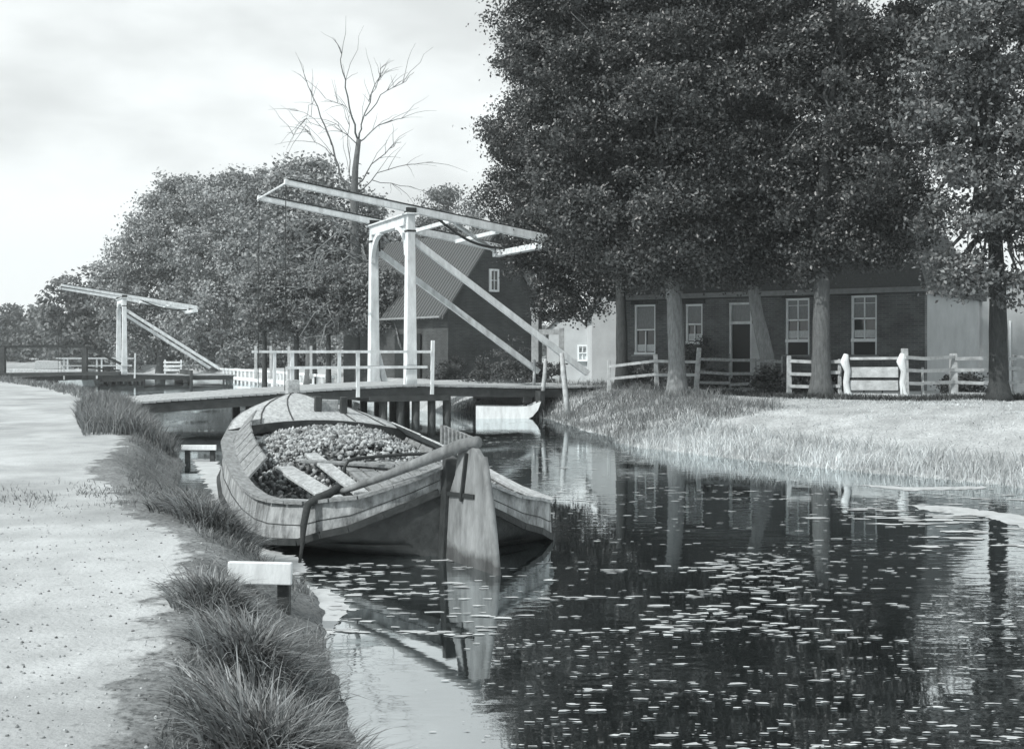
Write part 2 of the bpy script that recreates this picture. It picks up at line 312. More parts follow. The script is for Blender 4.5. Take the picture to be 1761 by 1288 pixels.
# ------------------------------------------------------------ foliage makers
def leaf_mesh(name, pts, size, m, parent=None, up=.6, loc=None, nrm=None):
    n = len(pts); nr = rng.normal(size=(n, 3)); nr[:, 2] = nr[:, 2]*.7+up
    if nrm is not None: nr = nr+nrm*.9
    nr = unit(nr); t = unit(np.cross(nr, rng.normal(size=(n, 3)))); bt = np.cross(nr, t)
    s = size*rng.uniform(.65, 1.35, (n, 1)); L = t*s*.5; W = bt*s*.31; fold = nr*s*.10
    v = np.stack([pts-L, pts-W+fold-L*.1, pts+L, pts+W+fold-L*.1], 1).reshape(-1, 3)
    i = np.arange(n)[:, None]*4; f = np.concatenate([i+np.array([[0, 1, 2]]), i+np.array([[0, 2, 3]])], 0)
    return npmesh(name, v, f, m, parent, loc)
def crown_points(lobes, dens=1100, clus=16, sig=.27, shell=.36, flat=.75):
    out = []; nrm = []
    for c, r in lobes:
        c = np.array(c); ncl = max(6, int(clus*r*r)); d = unit(rng.normal(size=(ncl, 3)))
        bump = 1+.16*np.sin(d[:, 0]*5+c[0])*np.cos(d[:, 2]*6+c[2])+.10*rng.normal(size=ncl)
        rr = r*(1-shell*rng.random(ncl)**1.6)*bump; cc = c+d*rr[:, None]*np.array([1, 1, flat])
        per = int(dens*r*r/ncl)+1; sg = sig*rng.uniform(.6, 1.3, (ncl, 1, 1))
        p = cc[:, None, :]+rng.normal(size=(ncl, per, 3))*sg*np.array([1, 1, .55])
        out.append(p.reshape(-1, 3)); nrm.append(np.repeat(d, per, 0))
    return np.concatenate(out), np.concatenate(nrm)
def limb_path(a, b, n=6, wob=.15):
    a = Vector(a); b = Vector(b); L = (b-a).length; pts = []
    for i in range(n+1):
        t = i/n; p = a.lerp(b, t); k = math.sin(t*math.pi)*wob*L*.4
        pts.append(p+Vector((random.uniform(-1, 1)*k, random.uniform(-1, 1)*k, L*.06*math.sin(t*math.pi))))
    return pts
def tree(name, base, trunk, r0, lobes, leafmat, barkmat, label, cat='tree', group=None, dens=3700, size=.10, sig=.27, nbranch=None, shell=.36, clus=16):
    base = Vector(base); t = empty(name, base, 0, label, cat, group)
    mb = MB(); tp = [Vector(p) for p in trunk]; pts = []
    for i in range(len(tp)-1):
        for k in range(4):
            q = tp[i].lerp(tp[i+1], k/4); pts.append(q)
    pts.append(tp[-1]); n = len(pts)
    rad = [r0*(1-.5*i/n)*(1.45 if i == 0 else 1.15 if i == 1 else 1)*random.uniform(.95, 1.05) for i in range(n)]
    mb.tube([p-base for p in pts], rad, 12)
    order = sorted(lobes, key=lambda q: (Vector(q[0])-tp[-1]).length)
    for c, r in order[:nbranch or len(order)]:
        s = pts[random.randint(int(n*.62), n-1)]; e = Vector(c)
        lp = [p-base for p in limb_path(s, e)]; mb.tube(lp, [r0*.42*(1-.8*i/6) for i in range(7)], 7)
        for _ in range(4):
            q = e+Vector([random.uniform(-1, 1)*r*.75 for _ in range(3)]); st = random.randint(3, 5)
            mb.tube([p for p in [lp[st]]+[x-base for x in limb_path(lp[st]+base, q, 4)][1:]], [r0*.14*(1-.8*i/4) for i in range(5)], 5)
    mb.build('trunk', barkmat, t, smooth=True)
    p, nr = crown_points(lobes, dens, clus, sig, shell)
    leaf_mesh('crown', p-np.array(base), size, leafmat, t, nrm=nr)
    return t
def L(px, py, d, r): return (tuple(D(px, py, d)), r)
def gz(x, y): return float(height(np.array([x]), np.array([y]))[0])
def ground_at(px, d): x = (px-CX)/F*d; return Vector((x, d, gz(x, d)-.05))
def blades(name, roots, h, wd, lean, m, parent=None, segs=4, loc=None, ldir=None):
    n = len(roots); ang = rng.uniform(0, 2*np.pi, n)
    if ldir is None: ld = np.stack([np.cos(ang), np.sin(ang), 0*ang], 1)
    else: ld = unit(ldir+.5*np.stack([np.cos(ang), np.sin(ang), 0*ang], 1))
    hh = h*rng.uniform(.55, 1.15, n) if np.isscalar(h) else h; le = lean*rng.uniform(.3, 1.3, n)
    a2 = rng.uniform(0, 2*np.pi, n); sd_ = np.stack([np.cos(a2), np.sin(a2), 0*a2], 1)
    vs = []; wv = wd*rng.uniform(.45, 1.6, n)
    for k in range(segs+1):
        t = k/segs; out = (le*hh)[:, None]*ld*t**2; z = hh*(t-.42*np.minimum(le, 1.4)*t**2.6)
        c = roots+out+np.stack([0*z, 0*z, z], 1); ww = (wv*(1-t**1.8)+.0006)[:, None]
        vs += [c-sd_*ww/2, c+sd_*ww/2]
    v = np.stack(vs, 1).reshape(-1, 3); i = np.arange(n)[:, None]*(2*(segs+1)); f = []
    for k in range(segs): f.append(i+np.array([[2*k, 2*k+1, 2*k+3, 2*k+2]]))
    return npmesh(name, v, np.concatenate(f), m, parent, loc)

# ------------------------------------------------------------ drawbridges
def drawbridge(org, ang, pz, dz0, dz1, label, near=True):
    """org = foot of the near portal post; local x runs along the road, local y across it"""
    t = empty('drawbridge', (org[0], org[1], 0), ang, label, 'drawbridge', 'white wooden drawbridges over the canal')
    W = 3.8
    def deckz(x):
        if x < 0: return dz1-(dz1-dz0)*min(1, (-x/8.5))**1.15
        return dz1-.12*min(1, x/4)
    # posts, slightly flared at the foot, standing on sills
    for y, fl in ((0, 0), (W, .35)):
        mb = MB(); mb.beam((0, y, dz1-.35), (0, y, pz-.12), .36, .34, .25, .25, up=(0, 1, 0))
        if fl: mb.beam((.05+fl, y, dz1-.1), (.03, y, dz1+1.5), .2, .2, .12, .12, up=(0, 1, 0))
        pp = mb.build('portal_post', 'white', t, bevel=.02)
        for z in (dz1+.5, pz-.62): MB().box((0, y, z), (.30 if z > 4 else .35, .27 if z > 4 else .335, .06)).build('iron_band', 'iron', pp)
    # head beam with a moulded cap and curved corner brackets
    MB().box((0, W/2, pz-.27), (.26, W-.24, .30)).build('head_beam', 'white', t, bevel=.02)
    MB().box((0, W/2, pz-.095), (.42, W+.5, .05)).build('cap_board', 'white', t, bevel=.01)
    for sgn, y0 in ((1, .12), (-1, W-.12)):
        pts = []
        for k in range(9):
            a = k/8*math.pi/2; pts.append((-.07, y0+sgn*(.95*(1-math.cos(a)))*1.0, pz-1.35+.93*math.sin(a)))
        mb = MB()
        for p, q in zip(pts[:-1], pts[1:]): mb.beam(p, q, .14, .14, up=(1, 0, 0))
        mb.build('arch_bracket', 'white', t)
        poly = [(-.05, y0, pz-.42), (-.05, y0, pz-1.4)]+[(p[0]+.02, p[1], p[2]) for p in pts]
        MB().prism(poly, (.06, 0, 0)).build('bracket_panel', 'white', t)
        MB().tube([(.16, y0-sgn*.02, pz-.45), (.19, y0-sgn*.02, pz-.95)], .03, 6).build('hinge_strap', 'iron', t)
    # balance beams
    a_, b_ = 3.93, 4.69; sl_ = 1.4/(a_+b_)
    for y in (0, W):
        MB().beam((-a_, y, pz+sl_*a_+.03), (b_, y, pz-sl_*b_+.09), .15, .16, .20, .26).build('balance_beam', 'white', t, bevel=.015)
        MB().beam((-a_+.1, y, pz+sl_*a_+.125), (b_, y, pz-sl_*b_+.237), .19, .03).build('beam_cover_strip', 'tar', t)
        MB().box((0, y, pz-.0), (.34, .20, .20)).build('pivot_plate', 'iron', t)
        # iron rod down to the leaf
        MB().tube([(-a_+.05, y, pz+sl_*a_), (-a_+.02, y, deckz(-a_)+.02)], .014, 6).build('lift_rod', 'iron', t)
    MB().box((b_-.1, W/2, pz-sl_*b_-.12), (.30, W+.3, .20)).build('counterweight_beam', 'white', t, bevel=.02)
    MB().beam((b_-1.7, .1, pz-sl_*(b_-1.7)-.02), (b_-1.7, W-.1, pz-sl_*(b_-1.7)-.02), .12, .12).build('cross_beam', 'white', t)
    MB().beam((1.4, .1, pz-sl_*1.4), (1.4, W-.1, pz-sl_*1.4), .12, .12).build('cross_beam', 'white', t)
    MB().beam((1.5, .1, pz-sl_*1.5-.05), (b_-.3, W-.1, pz-sl_*b_), .1, .1).build('diagonal_brace', 'white', t)
    MB().tube([(-a_+.05, 0, pz+sl_*a_), (-a_+.05, W, pz+sl_*a_)], .03, 6).build('tie_rod', 'white', t)
    # slack chain under the beams
    ch = []
    for k in range(15):
        u = k/14; ch.append((.9+u*3.6, .15+u*(W-.6), pz-sl_*(.9+u*3.6)+.02-.42*math.sin(u*math.pi)*.6))
    MB().tube(ch, .045, 6).build('chain', 'iron', t, smooth=True)
    # raking stays
    for y in (0, W):
        MB().beam((.1, y, pz-.9), (6.19, y, dz1+.28), .17, .19).build('raking_stay', 'white', t, bevel=.01)
    # deck: lifting leaf with cross planks, girders and fixed approaches
    for nm, x0, x1, mt in (('approach_deck', -9.2, -4.15, 'deckwood'), ('lifting_leaf', -4.12, -.2, 'deckwood'), ('rear_deck', -.17, 7.4, 'deckwood')):
        mb = MB(); x = x0
        while x < x1-.1:
            za, zb = deckz(x), deckz(x+.2); zz = (za+zb)/2+random.uniform(-.006, .006)
            mb.box((x+.1, W/2, zz-.03), (.185, W+.5+random.uniform(-.04, .04), .06)); x += .2
        mb.build(nm, mt, t)
    for y in (-.12, W/2, W+.12):
        mb = MB(); X = [-9+.9*i for i in range(19)]
        for p, q in zip(X[:-1], X[1:]): mb.beam((p, y, deckz(p)-.22), (q, y, deckz(q)-.22), .16, .26)
        mb.build('girder', 'tar', t)
    # piles
    for x in (-4.2, -4.6, -.9, -.35, .15, .7, 1.2, 3.9):
        for y in (-.05, W+.05):
            MB().tube([(x, y, -1.0), (x+random.uniform(-.03, .03), y, deckz(x)-.34)], .13, 9).build('pile', 'tar', t, smooth=True)
    for x in (-4.4, -.1, 3.9):
        MB().box((x, W/2, deckz(x)-.43), (.3 if x != -.1 else 2.6, W+.5, .18)).build('pile_cap', 'tar', t)
    MB().box((4.25, W/2, .1), (.16, W+1.2, 1.5)).build('abutment_wall', 'tar', t)
    MB().box((-9.3, W/2, 0), (.25, W+1.0, 2*dz0-.2)).build('abutment_wall', 'tar', t)
    # railings
    for y, xs_ in ((-.3, (-4.0+.25, -1.75, .62)), (W+.3, (-3.3, -1.1))):
        zt, zm = dz1+1.0, dz1+.53
        rl = t
        MB().beam((-4.05, y, zt), (.55, y, zt), .06, .08).build('handrail', 'white', t)
        if y < 0: MB().beam((-3.95, y, zm), (.45, y, zm), .05, .08).build('middle_rail', 'white', t)
        for i, x in enumerate(xs_):
            tall = x > .5
            MB().beam((x, y+.045, deckz(x)-.3), (x+(.03 if tall else 0), y+.045, zt+(.35 if tall else -.0)), .10, .09).build('railing_post', 'white', t)
    return t
BA = math.atan2(.407, .914)
drawbridge((-3.15, 36), BA, 6.45, .68, 1.10, 'nearer and larger white wooden drawbridge, with two long balance beams above its arched portal')
drawbridge((-25.66, 77), BA, 5.76, .5, .66, 'small distant white drawbridge at the far left, its single post and stay against hazy trees')

# ------------------------------------------------------------ cargo boat
S0 = Vector((-.7, 11.95, 0)); BTH = math.atan2(.37, .929)
boat = empty('cargo_boat', S0, BTH, 'broad old wooden cargo boat moored stern on beside the grassy bank, heaped with clods', 'boat')
boat.rotation_euler = (0, R(2.3), BTH)
ST = [0, .05, .1, .2, .33, .5, .75, 1.05, 1.5, 2.2, 3, 4, 5, 5.8, 6.4, 6.9, 7.3, 7.65, 7.9, 8.05]
tb = lambda a, xs_, ys_: float(np.interp(a, xs_, ys_))
def wf(a): return tb(a, [0, .05, .1, .2, .33, .5, .9, 1.4, 2.2, 3, 4, 5, 5.8, 6.4, 6.9, 7.3, 7.65, 7.9, 8.05], [.07, .36, .62, .95, 1.2, 1.4, 1.62, 1.71, 1.74, 1.74, 1.70, 1.60, 1.41, 1.25, 1.05, .82, .55, .3, .07])
def ztf(a): return tb(a, [0, .05, .1, .2, .5, 1.0, 1.5, 2.2, 3, 4, 5, 6, 6.9, 7.5, 8.05], [.93, .79, .69, .57, .48, .44, .43, .45, .52, .65, .77, .92, 1.08, 1.2, 1.36])
def zwf(a): return tb(a, [0, .05, .1, .2, .5, 1.0, 1.5, 2.2, 3, 4, 5, 6, 7, 8.05], [.66, .53, .42, .27, .10, .04, .03, .04, .1, .17, .28, .42, .62, .98])
def wbf(a): return tb(a, [0, .7, 1.5, 3, 5, 6.5, 7.6, 8.05], [.03, .45, .9, 1.2, 1.15, .75, .25, .03])
def strip(fa, fb, side, n=1, close=False):        # ruled surface between two station curves
    mb = MB(); A = [fa(a) for a in ST]; B = [fb(a) for a in ST]
    vs = []
    for p, q in zip(A, B):
        for k in range(n+1):
            t = k/n; vs.append((side*(p[0]*(1-t)+q[0]*t), p[1]*(1-t)+q[1]*t, p[2]*(1-t)+q[2]*t))
    fs = []
    for i in range(len(ST)-1):
        for k in range(n): o = i*(n+1)+k; fs.append((o, o+1, o+n+2, o+n+1))
    mb.add(vs, fs); return mb
TH = .06
for sd_ in (-1, 1):
    # bulwark strake, a closed shell
    prof = lambda a: [(wf(a)-.05*min(1, a), a, ztf(a)), (wf(a), a, zwf(a)), (wf(a)-TH*min(1, .3+a), a, zwf(a)), (max(wf(a)-.05-TH, .0), a, ztf(a))]
    mb = MB(); vs = []; fs = []
    for a in ST: vs += [(sd_*p[0], p[1], p[2]) for p in prof(a)]
    for i in range(len(ST)-1):
        for k in range(4): fs.append((i*4+k, i*4+(k+1) % 4, i*4+4+(k+1) % 4, i*4+4+k))
    mb.add(vs, fs).build('bulwark_strake', 'hull_light', boat)
    mb = MB()
    for tt in (.55,):
        for a, c in zip(ST[:-1], ST[1:]):
            e = lambda q: (sd_*(wf(q)-.05*min(1, q)*(1-tt)+.002), q, ztf(q)*(1-tt)+zwf(q)*tt)
            mb.beam(e(a), e(c), .010, .008)
    mb.build('plank_seam', 'hull_dark', boat)
    # rubbing strip and gunwale cap
    mb = MB()
    for a, c in zip(ST[:-1], ST[1:]): mb.beam((sd_*(wf(a)+.01), a, zwf(a)), (sd_*(wf(c)+.01), c, zwf(c)), .06, .07)
    mb.build('rubbing_strip', 'hull_dark', boat)
    mb = MB()
    for a, c in zip(ST[:-1], ST[1:]): mb.beam((sd_*max(wf(a)-.08, 0), a, ztf(a)+.02), (sd_*max(wf(c)-.08, 0), c, ztf(c)+.02), .17, .035)
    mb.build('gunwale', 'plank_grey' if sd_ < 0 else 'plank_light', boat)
    # tarred lower planking
    lo = lambda a: (wbf(a), a, -.12); kl = lambda a: (.02, a, -.4)
    strip(lambda a: (wf(a)-.02, a, zwf(a)-.01), lo, sd_, 3).build('lower_planking', 'hull_dark', boat, smooth=True)
    strip(lo, kl, sd_, 1).build('bottom_planking', 'hull_dark', boat, smooth=True)
    # inner lining of the hold, boards with seams
    mb = MB(); y = .6
    while y < 5.9:
        y2 = y+.36; p = lambda a, t: Vector((sd_*((wf(a)-.14)*(1-t)+(wf(a)-.5)*t), a, (ztf(a)-.02)*(1-t)+.12*t))
        n_ = Vector((sd_*-.03, 0, 0)); q = [p(y, 0), p(y2-.02, 0), p(y2-.02, 1), p(y, 1)]
        mb.prism(q, n_); y = y2
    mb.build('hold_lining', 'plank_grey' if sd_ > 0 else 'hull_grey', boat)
    # frames (ribs)
    for y in (1.2, 1.9, 2.6, 3.6, 4.7): MB().beam((sd_*(wf(y)-.17), y, ztf(y)-.02), (sd_*(wf(y)-.56), y, .1), .08, .07, up=(0, 1, 0)).build('rib', 'plank_grey', boat)
# coaming boards leaning inboard above the gunwale, port and starboard
for sd_ in (-1, 1):
    y = 2.75 if sd_ < 0 else 3.1; k = 0
    while y < 5.75:
        y2 = y+(.42 if sd_ < 0 else .9); e = lambda a, t: Vector((sd_*(wf(a)-.15-.22*t), a, ztf(a)+.02+(.26 if sd_ < 0 else .17)*t))
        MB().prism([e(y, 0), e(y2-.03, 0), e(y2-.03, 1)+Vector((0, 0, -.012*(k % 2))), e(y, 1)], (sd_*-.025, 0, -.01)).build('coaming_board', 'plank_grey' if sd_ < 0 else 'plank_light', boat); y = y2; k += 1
mb = MB()      # hold floor
for a, c in zip(ST[2:-3], ST[3:-2]): mb.add([(-wf(a)+.2, a, .1), (wf(a)-.2, a, .1), (wf(c)-.2, c, .1), (-wf(c)+.2, c, .1)], [(0, 1, 2, 3)])
mb.build('hold_floor', 'hull_dark', boat)
# foredeck, cambered planks
mb = MB(); fd = [5.75, 6.1, 6.4, 6.9, 7.3, 7.65, 7.9, 8.03]; vs = []; fs = []; K = 10
for a in fd:
    for k in range(K+1):
        u = k/K*2-1; vs.append((u*(wf(a)-.02), a, ztf(a)+.04+.17*(1-u*u)*min(1, wf(a))))
for i in range(len(fd)-1):
    for k in range(K): o = i*(K+1)+k; fs.append((o, o+1, o+K+2, o+K+1))
mb.add(vs, fs); o = mb.build('foredeck', 'plank_light', boat, smooth=True); sm = o.modifiers.new('thick', 'SOLIDIFY'); sm.thickness = .05
mb = MB()
for k in range(K):
    u0, u1 = k/K*2-1, (k+1)/K*2-1; a = 5.74; w_ = wf(a)-.02
    mb.beam((u0*w_, a, ztf(a)-.03+.17*(1-u0*u0)), (u1*w_, a, ztf(a)-.03+.17*(1-u1*u1)), .06, .13)
mb.build('deck_beam', 'hull_dark', boat)
mb = MB(); x = -1.2
while x < 1.15: mb.box((x+.1, 6.02, .5), (.19, .04, .85)); x += .2
mb.build('bulkhead', 'plank_grey', boat)
mb = MB()
for u in (-.66, -.33, .33, .66):
    for a, c in zip(fd[:-1], fd[1:]): mb.beam((u*wf(a), a, ztf(a)+.045+.17*(1-u*u)*min(1, wf(a))), (u*wf(c), c, ztf(c)+.045+.17*(1-u*u)*min(1, wf(c))), .018, .008)
mb.build('deck_seam', 'hull_dark', boat)
MB().beam((0, 8.12, .1), (0, 8.32, 1.62), .24, .28, .21, .2, up=(1, 0, 0)).build('stem_post', 'plank_light', boat, bevel=.02)
MB().beam((0, -.06, -.4), (0, -.10, 1.02), .14, .14, up=(1, 0, 0)).build('stern_post', 'hull_dark', boat, bevel=.015)
for x in (.02, .42):
    o = MB().beam((x, 6.35, .85), (x, 6.35, 1.42), .11, .11, .105, .105).build('bollard', 'tar', boat, bevel=.015)
MB().box((.22, 6.45, 1.2), (.28, .05, .34)).build('hatch_board', 'plank_light', boat, bevel=.01)
MB().box((-.55, 5.5, .82), (1.0, .16, .05)).build('mast_thwart', 'plank_light', boat, bevel=.01)
# stern deck of boards sloping aft on the starboard side
mb = MB()
for k in range(9):
    x0 = -.48+k*.19; ln = 1.7-.04*k*k*.35
    mb.beam((x0+.1, 3.0+random.uniform(-.03, .03), .70), (x0+.15, 3.0-ln, .50), .165, .03)
mb.build('hatch_deck', 'plank_grey', boat)
MB().beam((-.35, 3.02, .64), (1.4, 3.05, .62), .07, .10).build('hatch_beam', 'hull_dark', boat)
MB().beam((-.4, 1.25, .46), (1.28, 1.45, .44), .07, .09).build('hatch_beam', 'hull_dark', boat)
hoop = [(-.50, 2.35, .45), (-.50, 2.35, .70), (-.46, 2.36, .77), (-.36, 2.38, .80), (.2, 2.46, .84), (.8, 2.55, .86), (.88, 2.55, .8), (.88, 2.55, .45)]
MB().tube(hoop, .021, 7).build('iron_rail', 'iron', boat, smooth=True)
# stern thwart and small after deck
mb = MB()
for a in (.12, .27, .42): mb.box((0, a+.07, ztf(a)-.15), (2*wf(a)-.1, .145, .035))
mb.build('after_deck', 'hull_dark', boat)
MB().beam((-1.28, .95, .42), (.6, .75, .45), .2, .04).build('thwart', 'plank_grey', boat)
# rudder and tiller
rd = Vector((.15, -.99, 0)).normalized()
out = [(.05, .66), (.0, .2), (-.02, -.35), (1.12, -.35), (.92, .45), (.72, 1.05), (.55, 1.16), (.22, 1.16), (.16, .86)]
o = MB().prism([rd*t+Vector((0, 0, z))+Vector((-.03, -.1, 0)) for t, z in out], (.06, .009, 0)).build('rudder', 'rudder', boat, bevel=.01)
MB().tube([rd*t+Vector((.0, -.1, z)) for t, z in ((1.13, -.4), (1.03, .02), (.92, .45), (.81, .8), (.70, 1.08))], [.045, .042, .04, .038, .036], 8).build('rudder_edge', 'rudder', o, smooth=True)
mb = MB()
mb.beam(rd*.35+Vector((-.045, -.1, .62)), rd*.42+Vector((-.045, -.1, 1.1)), .03, .04)
mb.build('rudder_iron', 'iron', o)
for z, t1 in ((.66, .6),): MB().beam(Vector((-.05, -.11, z)), rd*t1+Vector((-.04, -.1, z+.03)), .012, .045).build('iron_strap', 'iron', o)
tl = [(.10, -.62, 1.22), (.0, -.42, 1.17), (-.3, -.12, .99), (-.62, .18, .80), (-.95, .45, .63), (-1.2, .68, .55)]
MB().tube(tl, [.06, .068, .055, .043, .032, .022], 10).build('tiller', 'rudder', boat, smooth=True)
# loose planks and ropes lying in the boat: things of their own
def bw_(p): return boat_m @ Vector(p)
boat_m = Matrix.Translation(S0) @ Matrix.Rotation(BTH, 4, 'Z') @ Matrix.Rotation(R(2.3), 4, 'Y')
for a, b_, wd, mt, lb in (((-1.05, 3.3, .60), (-.92, 1.1, .47), .25, 'plank_light', 'short pale plank lying across the aft hold, leftmost of the loose boards in the boat'),
                          ((-.68, 3.45, .76), (-.62, 1.05, .53), .17, 'plank_light', 'long narrow pale plank leaning on the clod heap beside the sloping hatch boards'),
                          ((-1.42, 1.55, .40), (-.7, .85, .44), .10, 'plank_light', 'thin pale spar lying low in the stern well of the boat'),
                          ((-1.15, 1.9, .2), (-.72, 1.0, .40), .2, 'plank_grey', 'dark weathered board wedged upright under the wide pale plank in the stern'),
                          ((-1.45, 2.3, .34), (-1.2, .8, .36), .13, 'plank_grey', 'grey board lying along the inner side of the port quarter'),
                          ((-.9, 2.9, .72), (.15, 2.45, .70), .14, 'plank_grey', 'grey board lying across the foot of the clod heap')):
    c = bw_(Vector(a).lerp(Vector(b_), .5)); o = MB().beam(bw_(a)-c, bw_(b_)-c, wd, .04).build('loose_plank', mt, None, bevel=.008)
    o.location = c; tag(o, lb, 'plank', 'loose planks in the boat')
pts = [(-1.0, .50, .66), (-1.12, .44, .60), (-1.26, .38, .55), (-1.36, .33, .5), (-1.40, .30, .3), (-1.42, .24, .1), (-1.46, .16, -.12)]
tag(MB().tube([bw_(p) for p in pts], [.035, .045, .045, .04, .035, .02, .015], 8).build('hanging_rope', 'darkrope', None, smooth=True), 'dark tarred rope hanging over the port quarter of the boat into the water', 'rope')
mb = MB(); pts = []
for k in range(60):
    t = k/59; a = t*16; pts.append((.16+.07*math.cos(a)+.1*t, -.12+.07*math.sin(a)+.25*t, 1.12-.38*t+.02*math.sin(a*2)))
tag(MB().tube([bw_(p) for p in pts], .02, 6).build('coiled_rope', 'rope', None, smooth=True), 'pale rope wound in loose turns round the rudder head of the boat', 'rope')
# slatted hurdle on the starboard side
hd = empty('slatted_rack', bw_((1.45, 3.3, .62)), BTH, 'slatted wooden rack leaning on the far gunwale of the boat beside the heap', 'rack')
for z, l in ((.02, 0), (.34, .0)): MB().beam((.0+z*.35, 0, z), (.0+z*.35, 1.5, z+.1), .03, .05).build('rack_rail', 'plank_grey', hd)
for k in range(9):
    y = .06+k*.17; MB().box((.06, y, .2+.066*y), (.025, .075, .36)).build('slat', 'plank_grey', hd)
# cargo heap
n = 9500; ca = rng.uniform(2.95, 5.8, n); u = rng.uniform(-1, 1, n)
wv_ = np.interp(ca, [2.2, 3, 4, 5, 6], [1.36, 1.42, 1.42, 1.36, 1.2])
cx_ = u*wv_; top = .36+.38*(1-u**2)+.16*np.clip((ca-2.9)/2.2, 0, 1)+.10*np.sin(ca*2.1+u*2)*.5
top *= np.clip((ca-2.85+.25*u)/.7, .35, 1); top = np.minimum(top+np.interp(ca, [2, 5.7], [0, .16]), 1.0)
cz_ = top-rng.uniform(0, .07, n)+.04*vnoise(cx_, ca, 5.0, 2)
ico = np.array([(0, 0, 1), (.894, 0, .447), (.276, .851, .447), (-.724, .526, .447), (-.724, -.526, .447), (.276, -.851, .447), (.724, .526, -.447), (-.276, .851, -.447), (-.894, 0, -.447), (-.276, -.851, -.447), (.724, -.526, -.447), (0, 0, -1)])
icf = np.array([(0, 1, 2), (0, 2, 3), (0, 3, 4), (0, 4, 5), (0, 5, 1), (1, 6, 2), (2, 7, 3), (3, 8, 4), (4, 9, 5), (5, 10, 1), (6, 7, 2), (7, 8, 3), (8, 9, 4), (9, 10, 5), (10, 6, 1), (11, 7, 6), (11, 8, 7), (11, 9, 8), (11, 10, 9), (11, 6, 10)])
cc = np.stack([cx_, ca, cz_], 1); sc = rng.uniform(.014, .042, (n, 1, 1))*rng.uniform(.5, 1.4, (n, 1, 3))
vv = cc[:, None, :]+ico[None]*sc*rng.uniform(.55, 1.35, (n, 12, 1))
vv = vv.reshape(-1, 3); ff = (np.arange(n)[:, None, None]*12+icf[None]).reshape(-1, 3)
bm4 = np.array(boat_m); vv = vv@bm4[:3, :3].T+bm4[:3, 3]
tag(npmesh('clod_heap', vv, ff, 'clod'), 'heap of pale lumpy clods filling the hold of the cargo boat', 'cargo', kind='stuff')
mb = MB(); K = 16; vs = []; fs = []          # solid core under the loose clods
for i in range(13):
    a = 2.95+i*.235; wv = float(np.interp(a, [2.2, 3, 4, 5, 6], [1.36, 1.42, 1.42, 1.36, 1.2]))
    for k in range(K+1):
        uu = k/K*2-1; t0 = .36+.38*(1-uu**2)+.16*min(1, max(0, (a-2.9)/2.2))+.05*math.sin(a*2.1+uu*2); t0 *= min(1, max(.35, (a-2.85+.25*uu)/.7)); t0 = min(t0+float(np.interp(a, [2, 5.7], [0, .16])), 1.0)
        vs.append(bw_((uu*wv, a, t0-.05)))
for i in range(12):
    for k in range(K): o = i*(K+1)+k; fs.append((o, o+1, o+K+2, o+K+1))
o = mb.add(vs, fs).build('clod_bed', material('peat_dust', .07, .95, .4, scale=12, bump=.6), None); tag(o, 'dark crumbly bed under the heap of clods in the boat', 'cargo', kind='stuff')

# ------------------------------------------------------------ landing boards, punt, poles
def landing_board(px, y0, y1, wpx, d, label, tilt=0):
    c = D(px, (y0+y1)/2, d); wd = wpx/F*d; hg = (y1-y0)/F*d
    t = empty('landing_board', (c.x, c.y, 0), 0, label, 'board', 'white boards on posts at the water edge')
    mb = MB(); mb.box((0, 0, c.z), (wd, .05, hg)); o = mb.build('board', 'white', t, bevel=.008); o.rotation_euler = (0, tilt, 0)
    for s in (-1, 1):
        MB().beam((s*wd*.36, .09, -.5), (s*wd*.36, .09, c.z+hg*.2), .09, .09).build('post', 'tar', t, bevel=.01)
    MB().box((0, .16, c.z-hg*.45), (wd*.9, .10, .05)).build('back_plank', 'tar', t)
    return t
landing_board(445, 966, 1004, 110, 8.6, 'white painted board on dark posts at the bank in the foreground, nearest the camera', R(1.2))
landing_board(342, 765, 774, 60, 22.2, 'low white board beside the port side of the cargo boat, at the grassy bank')
c = D(868, 718, 37.0)
pt = empty('punt', (c.x, c.y, 0), R(4), 'small white flat ended punt lying on the water in front of the drawbridge abutment', 'boat')
prof = [(-.92, .40), (-.9, -.06), (.6, -.06), (.85, .06), (1.02, .26), (1.12, .52), (1.02, .50), (.8, .40), (.4, .37)]
for y in (-.42, .38): MB().prism([(x, y, z) for x, z in prof], (0, .04, 0)).build('side', 'white', pt)
MB().box((-.9, -.0, .18), (.04, .76, .42)).build('transom', 'white', pt)
mb = MB()
for (xa, za), (xb, zb) in zip(prof[1:5], prof[2:6]): mb.beam((xa, -.02+.02, za+.02), (xb, 0, zb+.02), .76, .03)
mb.build('bottom', 'plank_grey', pt)
MB().box((-.1, 0, .3), (.22, .8, .04)).build('thwart', 'plank_grey', pt)
def pole(pts, r, label, cat='pole'):
    p = [Vector(q) for q in pts]; c = p[0].copy(); o = MB().tube([q-c for q in p], [r*1.1]+[r]*(len(p)-2)+[r*.75], 8).build('mooring_pole', 'white_fence', None, smooth=True)
    o.location = c; tag(o, label, cat, 'white poles at the right hand end of the drawbridge')
pole([D(922, 722, 37.6), D(926, 700, 37.6), D(933, 672, 37.6), D(937, 645, 37.6), D(938, 617, 37.6)], .07, 'bent white pole rising at the right end of the punt')
pole([D(977, 712, 35.5), D(973, 680, 35.6), D(969, 640, 35.7), D(966, 607, 35.7)], .085, 'slightly leaning white pole on the bank, foot of the near raking stay')
pole([D(918, 668, 38.5), D(919, 640, 38.5), D(919, 618, 38.5)], .05, 'short thin white pole just left of the bent one')

